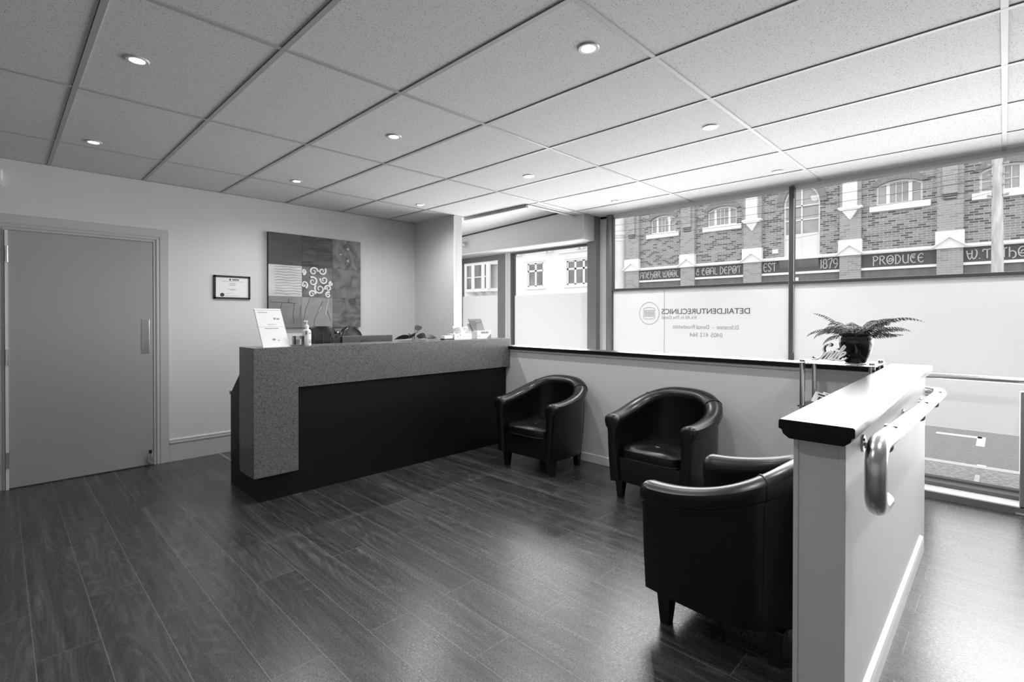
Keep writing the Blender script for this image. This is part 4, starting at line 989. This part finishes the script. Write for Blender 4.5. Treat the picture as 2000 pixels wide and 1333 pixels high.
def holed_wall(name, outer, holes, x0, x1, m, parent):
    cu = bpy.data.curves.new(name, 'CURVE'); cu.dimensions = '2D'; cu.fill_mode = 'BOTH'; cu.extrude = 0.5
    for poly in [outer] + holes:
        s = cu.splines.new('POLY'); s.points.add(len(poly)-1); s.use_cyclic_u = True
        for p, q in zip(s.points, poly): p.co = (q[0], q[1], 0, 1)
    o = curve_mesh(name, cu, m, parent)
    for v in o.data.vertices:
        y, z, w = v.co; v.co = Vector((x0 if w < 0 else x1, y, z)) - parent.location
    return o
holes = [seg_arch(w[0], w[1], 4.98, 5.60, 5.76) for w in wins if w]
AW = (4.60, 5.76)
arch = [(AW[0], 3.56), (AW[1], 3.56)] + [(5.18 + 0.58*math.cos(PI*i/18), 5.42 + 0.66*math.sin(PI*i/18)) for i in range(19)][::1]
arch = [(AW[0], 3.56), (AW[1], 3.56)] + [(5.18 + 0.58*math.cos(PI*i/18), 5.42 + 0.66*math.sin(PI*i/18)) for i in range(19)]
holed_wall('facade_wall', [(-6, GZ), (12.28, GZ), (12.28, 7.6), (-6, 7.6)], holes + [arch], XF, XF+0.22, 'brick_field', bw)
B(MB().box(XF+0.3, XF+0.5, -6, 12.28, GZ, 7.6), 'rear_wall', 'render_grey')
for (c, hw, ty) in zip(piers, hwid, ptype):
    p = B(MB().box(XF-0.14, XF, c-hw, c+hw, GZ, 7.6), 'pier', 'brick_pier')
    q = lambda mb, n, m: (lambda o: setattr(o, 'location', -(p.location + Vector(bw.location))) or o)(mb.build(n, m, p))
    # gabled capstone
    q(MB().box(XF-0.20, XF-0.02, c-hw-0.03, c+hw+0.03, 3.44, 3.96), 'cap_stone', 'stone_white')
    gm = MB()
    for s in (1, -1):
        gm.loft([[(XF-0.26, c + s*(hw+0.10), 3.46), (XF-0.20, c + s*(hw+0.10), 3.46), (XF-0.20, c+s*(hw+0.10), 3.51), (XF-0.26, c+s*(hw+0.10), 3.51)],
                 [(XF-0.26, c, 3.76), (XF-0.20, c, 3.76), (XF-0.20, c, 3.83), (XF-0.26, c, 3.83)]])
    q(gm, 'gable_moulding', 'render_white')
    if ty == 'box':
        q(MB().box(XF-0.24, XF-0.1, c-0.175, c+0.175, 5.06, 7.6).box(XF-0.21, XF-0.1, c-0.16, c+0.16, 5.00, 5.03).box(XF-0.18, XF-0.1, c-0.15, c+0.15, 4.93, 4.965), 'corbel', 'brick_pier')
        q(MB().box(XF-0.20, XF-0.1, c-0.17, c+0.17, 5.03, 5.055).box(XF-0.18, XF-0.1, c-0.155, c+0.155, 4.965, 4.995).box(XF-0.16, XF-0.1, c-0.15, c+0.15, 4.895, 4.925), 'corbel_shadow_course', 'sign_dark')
    else:
        q(MB().box(XF-0.26, XF-0.1, c-0.20, c+0.20, 5.05, 7.6), 'pilaster_stone', 'stone_white')
        q(MB().box(XF-0.30, XF-0.1, c-0.35, c+0.33, 4.98, 5.05).box(XF-0.28, XF-0.1, c-0.30, c+0.28, 4.93, 4.98), 'capital', 'stone_white')
        q(MB().loft([[(XF-0.26, c-0.22, 4.93), (XF-0.1, c-0.22, 4.93), (XF-0.1, c+0.22, 4.93), (XF-0.26, c+0.22, 4.93)], [(XF-0.18, c-0.02, 4.64), (XF-0.1, c-0.02, 4.64), (XF-0.1, c+0.02, 4.64), (XF-0.18, c+0.02, 4.64)]]), 'pendant', 'stone_white')
signs = {0: ('ANCHOR WOOL', 0.02, 1.0), 1: ('& COAL DEPOT', 0.02, 1.0), 3: ('PRODUCE', 0.17, 0.70), 4: ('W.T. THO', 0.05, 1.0)}
for i, (a, b) in enumerate(bays):
    B(MB().box(XF-0.10, XF, a, b, 3.44, 3.55).box(XF-0.13, XF, a, b, 3.47, 3.50), 'string_course', 'stone_white')
    sg = B(MB().box(XF-0.03, XF, a, b, 3.0, 3.44), 'sign_band', 'sign_dark')
    B(MB().box(XF-0.08, XF, a, b, 2.92, 3.0), 'ledge', 'stone_white')
    B(MB().box(XF-0.02, XF, a, b, 1.2, 2.92), 'lower_wall', 'render_grey')
    W_ = b-a
    if i in signs:
        wd, off, fr_ = signs[i]
        wdt = 1.33 if i == 3 else (1.28 if i == 4 else W_*0.93)
        o = stroke_word(wd, wdt, 0.27, 0.0175).build('sign_lettering', 'sign_letter', sg)
        st0 = b - 0.04 if i in (0, 1) else (b - 0.30 if i == 3 else b - 0.07)
        if i == 4: o.scale = (1, 1, 1)
        orient(o, (XF-0.045, st0, 3.085), (0, -1, 0), (0, 0, 1)); o.location -= (sg.location + Vector(bw.location))
    if i == 2:
        for wd, st0, wdt in (('EST', b-0.05, 0.46), ('1879', a+0.60, 0.56)):
            o = stroke_word(wd, wdt, 0.31, 0.018).build('sign_lettering', 'sign_letter', sg)
            orient(o, (XF-0.045, st0, 3.07), (0, -1, 0), (0, 0, 1)); o.location -= (sg.location + Vector(bw.location))
        B(MB().box(XF-0.16, XF, 4.50, 5.97, 3.44, 3.56), 'window_ledge', 'stone_white')
        B(MB().prism([(XF-0.14, 3.44), (XF, 3.44), (XF, 3.12), (XF-0.03, 3.16), (XF-0.08, 3.26)], 'y', 4.62, 5.88), 'cove', 'render_grey')
def bars(m, x, y0, y1, z0, z1, vs, hs, t=0.02):
    for v in vs: m.box(x, x+0.03, v-t/2, v+t/2, z0, z1)
    for h in hs: m.box(x, x+0.03, y0, y1, h-t/2, h+t/2)
def facade_window(y0, y1, fine=True):
    c = (y0+y1)/2; w = y1-y0
    out = seg_arch(y0, y1, 4.98, 5.60, 5.76)
    inn = seg_arch(y0+0.05, y1-0.05, 5.05, 5.565, 5.70)
    f = holed_wall('window_frame', out, [inn], XF+0.08, XF+0.14, 'sash_white', bw)
    m = MB(); m.box(XF+0.07, XF+0.14, y0+w*0.22, y0+w*0.30, 5.0, 5.66).box(XF+0.07, XF+0.14, y1-w*0.30, y1-w*0.22, 5.0, 5.66)
    bars(m, XF+0.09, y0+w*0.3, y1-w*0.3, 5.03, 5.69, [y0+w*0.433, y0+w*0.567], [5.34], 0.018)
    bars(m, XF+0.09, y0, y0+w*0.22, 5.03, 5.6, [], [5.32], 0.018); bars(m, XF+0.09, y1-w*0.22, y1, 5.03, 5.6, [], [5.32], 0.018)
    o = m.build('glazing_bar', 'sash_white', f); o.location = -Vector(bw.location)
    f.location = (0, 0, 0)
    o = MB().prism(seg_arch(y0+0.03, y1-0.03, 5.0, 5.58, 5.73), 'x', XF+0.12, XF+0.13).build('pane', 'far_glass_light', f); o.location = -Vector(bw.location)
    B(MB().box(XF-0.10, XF+0.12, y0-0.20, y1+0.16, 4.80, 4.985), 'window_sill', 'stone_white')
    # soldier-brick arch
    out = seg_arch(y0-0.14, y1+0.14, 5.50, 5.64, 6.02); inn = seg_arch(y0, y1, 5.45, 5.60, 5.76)
    n = len(out)
    am = MB(); am.loft([[(XF-0.05, *out[k]), (XF-0.05, *inn[k]), (XF+0.02, *inn[k]), (XF+0.02, *out[k])] for k in range(2, n)])
    B(am, 'brick_arch', 'brick_dark_soldier')
for w in wins:
    if w: facade_window(*w)
# big arched window
f = holed_wall('window_frame', arch, [[(4.66, 4.36), (5.70, 4.36)] + [(5.18 + 0.52*math.cos(PI*i/18), 5.42 + 0.60*math.sin(PI*i/18)) for i in range(19)]], XF+0.06, XF+0.12, 'sash_white', bw)
m = MB().box(XF+0.05, XF+0.12, 5.155, 5.205, 3.56, 6.08).box(XF+0.05, XF+0.12, 4.60, 5.76, 4.83, 4.87).box(XF+0.05, XF+0.12, 4.60, 5.76, 5.33, 5.37)
o = m.build('glazing_bar', 'sash_white', f); o.location = -Vector(bw.location)
o = MB().box(XF+0.10, XF+0.11, 4.62, 5.74, 4.30, 6.08).build('pane', 'far_glass_light', f); o.location = -Vector(bw.location)
am = MB(); ot = [(5.18 + 0.80*math.cos(PI*i/20), 5.42 + 0.90*math.sin(PI*i/20)) for i in range(21)]; it = [(5.18 + 0.58*math.cos(PI*i/20), 5.42 + 0.66*math.sin(PI*i/20)) for i in range(21)]
am.loft([[(XF-0.06, *a), (XF-0.06, *b), (XF+0.02, *b), (XF+0.02, *a)] for a, b in zip(ot, it)]); B(am, 'brick_arch', 'brick_dark_soldier')
B(MB().box(XF-0.08, XF, 5.93, 6.11, 3.72, 3.86), 'alarm_box', 'stone_white')
B(MB().box(XF-0.10, XF, 5.25, 5.40, 2.68, 2.80), 'lamp_box', 'stone_white')

ww = thing('white_terrace', 'white rendered building with sash windows beyond the entry window', 'building', (XF, 19, GZ))
def B2(mb, n, m, **k): return part_abs(mb, n, m, ww, **k)
sw = [(17.29, 18.41, 3.0, 4.25), (14.20, 15.74, 3.0, 4.2)]
hl = [[(a, c), (b, c), (b, d), (a, d)] for a, b, c, d in sw]
holed_wall('facade_wall', [(12.9, GZ), (28, GZ), (28, 6.6), (12.9, 6.6)], hl, XF, XF+0.2, 'render_white', ww)
B2(MB().box(XF+0.3, XF+0.4, 12.9, 28, GZ, 6.6), 'rear_wall', 'render_white')
B2(MB().box(XF-0.30, XF, 12.9, 20.2, 4.98, 5.10).box(XF-0.2, XF, 12.9, 20.2, 4.90, 4.98).box(XF-0.08, XF, 13.2, 16.2, 4.60, 4.65), 'cornice', 'render_white')
for c in (19.2, 18.9, 17.0, 16.7, 14.95, 14.65):
    B2(MB().box(XF-0.22, XF, c-0.07, c+0.07, 4.72, 4.90), 'modillion', 'render_white')
for (y0, y1, z0, z1) in sw:
    n_ = 2 if y1-y0 < 1.3 else 3
    m = MB().box(XF+0.05, XF+0.1, y0, y0+0.08, z0, z1).box(XF+0.05, XF+0.1, y1-0.08, y1, z0, z1).box(XF+0.05, XF+0.1, y0, y1, z0, z0+0.06).box(XF+0.05, XF+0.1, y0, y1, z1-0.06, z1).box(XF+0.05, XF+0.1, y0, y1, z1-0.46, z1-0.36)
    for k in range(1, n_): yy = y0+(y1-y0)*k/n_; m.box(XF+0.05, XF+0.1, yy-0.06, yy+0.06, z0, z1)
    f = B2(m, 'window_frame', 'sash_white')
    o = MB().box(XF+0.08, XF+0.09, y0, y1, z0, z1).build('pane', 'far_glass', f); o.location = -(f.location + Vector(ww.location))
    B2(MB().box(XF-0.05, XF, y0-0.14, y1+0.14, z0-0.14, z0-0.06).box(XF-0.04, XF, y0-0.14, y1+0.14, z1+0.08, z1+0.13), 'window_moulding', 'render_white')
# projecting bay window
bay = [(XF, 23.4), (XF-0.6, 22.85), (XF-0.6, 20.9), (XF, 20.4)]
m = MB(); m.loft([[(x, y, 2.85) for x, y in bay], [(x, y, 3.02) for x, y in bay]]); m.loft([[(x, y, 4.38) for x, y in bay], [(x, y, 4.55) for x, y in bay]])
m.loft([[(x-0.1, y, 4.55) for x, y in bay], [(x-0.1, y, 4.66) for x, y in bay]]); B2(m, 'bay_trim', 'render_white')
m = MB()
for y in (22.85, 22.16, 21.30, 20.9): m.box(XF-0.62, XF-0.5, y-0.13, y+0.13, 3.0, 4.4)
m.box(XF-0.6, XF-0.55, 20.9, 22.85, 3.66, 3.72); f = B2(m, 'bay_frame', 'sash_white')
o = MB().box(XF-0.56, XF-0.55, 20.9, 22.85, 3.0, 4.4).build('pane', 'far_glass', f); o.location = -(f.location + Vector(ww.location))
for y in (22.6, 21.9, 21.2): B2(MB().prism([(XF-0.5, 2.85), (XF, 2.85), (XF, 2.55), (XF-0.1, 2.60)], 'y', y-0.09, y+0.09), 'bay_bracket', 'render_white')
# white corner turret between the two buildings
tu = MB().lathe([(0.01, GZ), (0.53, GZ), (0.53, 4.85), (0.56, 4.86), (0.56, 4.90), (0.53, 4.91), (0.53, 5.08), (0.58, 5.12), (0.58, 5.22), (0.53, 5.26), (0.53, 7.2), (0.01, 7.2)], (XF+0.25, 12.88, 0), n=28)
B2(tu, 'corner_turret', 'render_white', smooth='auto')
B2(MB().box(XF-0.36, XF-0.30, 12.7, 12.74, 3.1, 6.9), 'downpipe', 'render_white')

up_ = thing('utility_pole', 'pale wooden power pole with insulators on the far footpath', 'utility pole', (17.5, 0.135, GZ))
m = MB(); m.tube([(0, 0, 0), (0.01, -0.005, 1.5), (-0.01, 0.0, 3.0), (0.0, 0.01, 4.4), (0, 0.015, 5.2), (0.0, 0.01, 7.2)], [0.135, 0.125, 0.115, 0.108, 0.104, 0.095], n=18); m.build('pole_shaft', 'pole_wood', up_, smooth='auto')
for k in range(5):
    z = 4.62 + k*0.26
    for s in (1, -1):
        MB().cyl((-0.05, s*0.10, z), (-0.05, s*0.17, z), 0.028, 0.02, n=10).cyl((-0.05, s*0.17, z-0.02), (-0.05, s*0.17, z+0.04), 0.03, n=10).build('insulator', 'insulator', up_, smooth='auto')
for k, (z0, z1, sag) in enumerate(((4.80, 4.86, 0.25), (5.06, 5.12, 0.22), (5.32, 5.38, 0.25), (5.58, 5.62, 0.2))):
    pts = [(17.4, 0.3 + 13.5*i/24, GZ + z0 + (z1-z0)*i/24 - sag*4*(i/24)*(1-i/24)*0.6) for i in range(25)]
    tag(MB().tube(pts, 0.006, n=5).build('power_line', 'wire_black'), ['lowest black power line crossing the brick wall', 'second black power line from the bottom', 'third black power line from the bottom', 'topmost black power line over the brick wall'][k], 'cable', 'power lines over the street')
tag(MB().tube([(17.4, 0.25, 4.50), (18.2, 3.5, 4.10), (18.9, 7.0, 3.85), (19.62, 9.2, 3.9)], 0.009, n=5).build('service_wire', 'paper_grey'), 'pale service wire sloping down across the brick wall', 'cable')
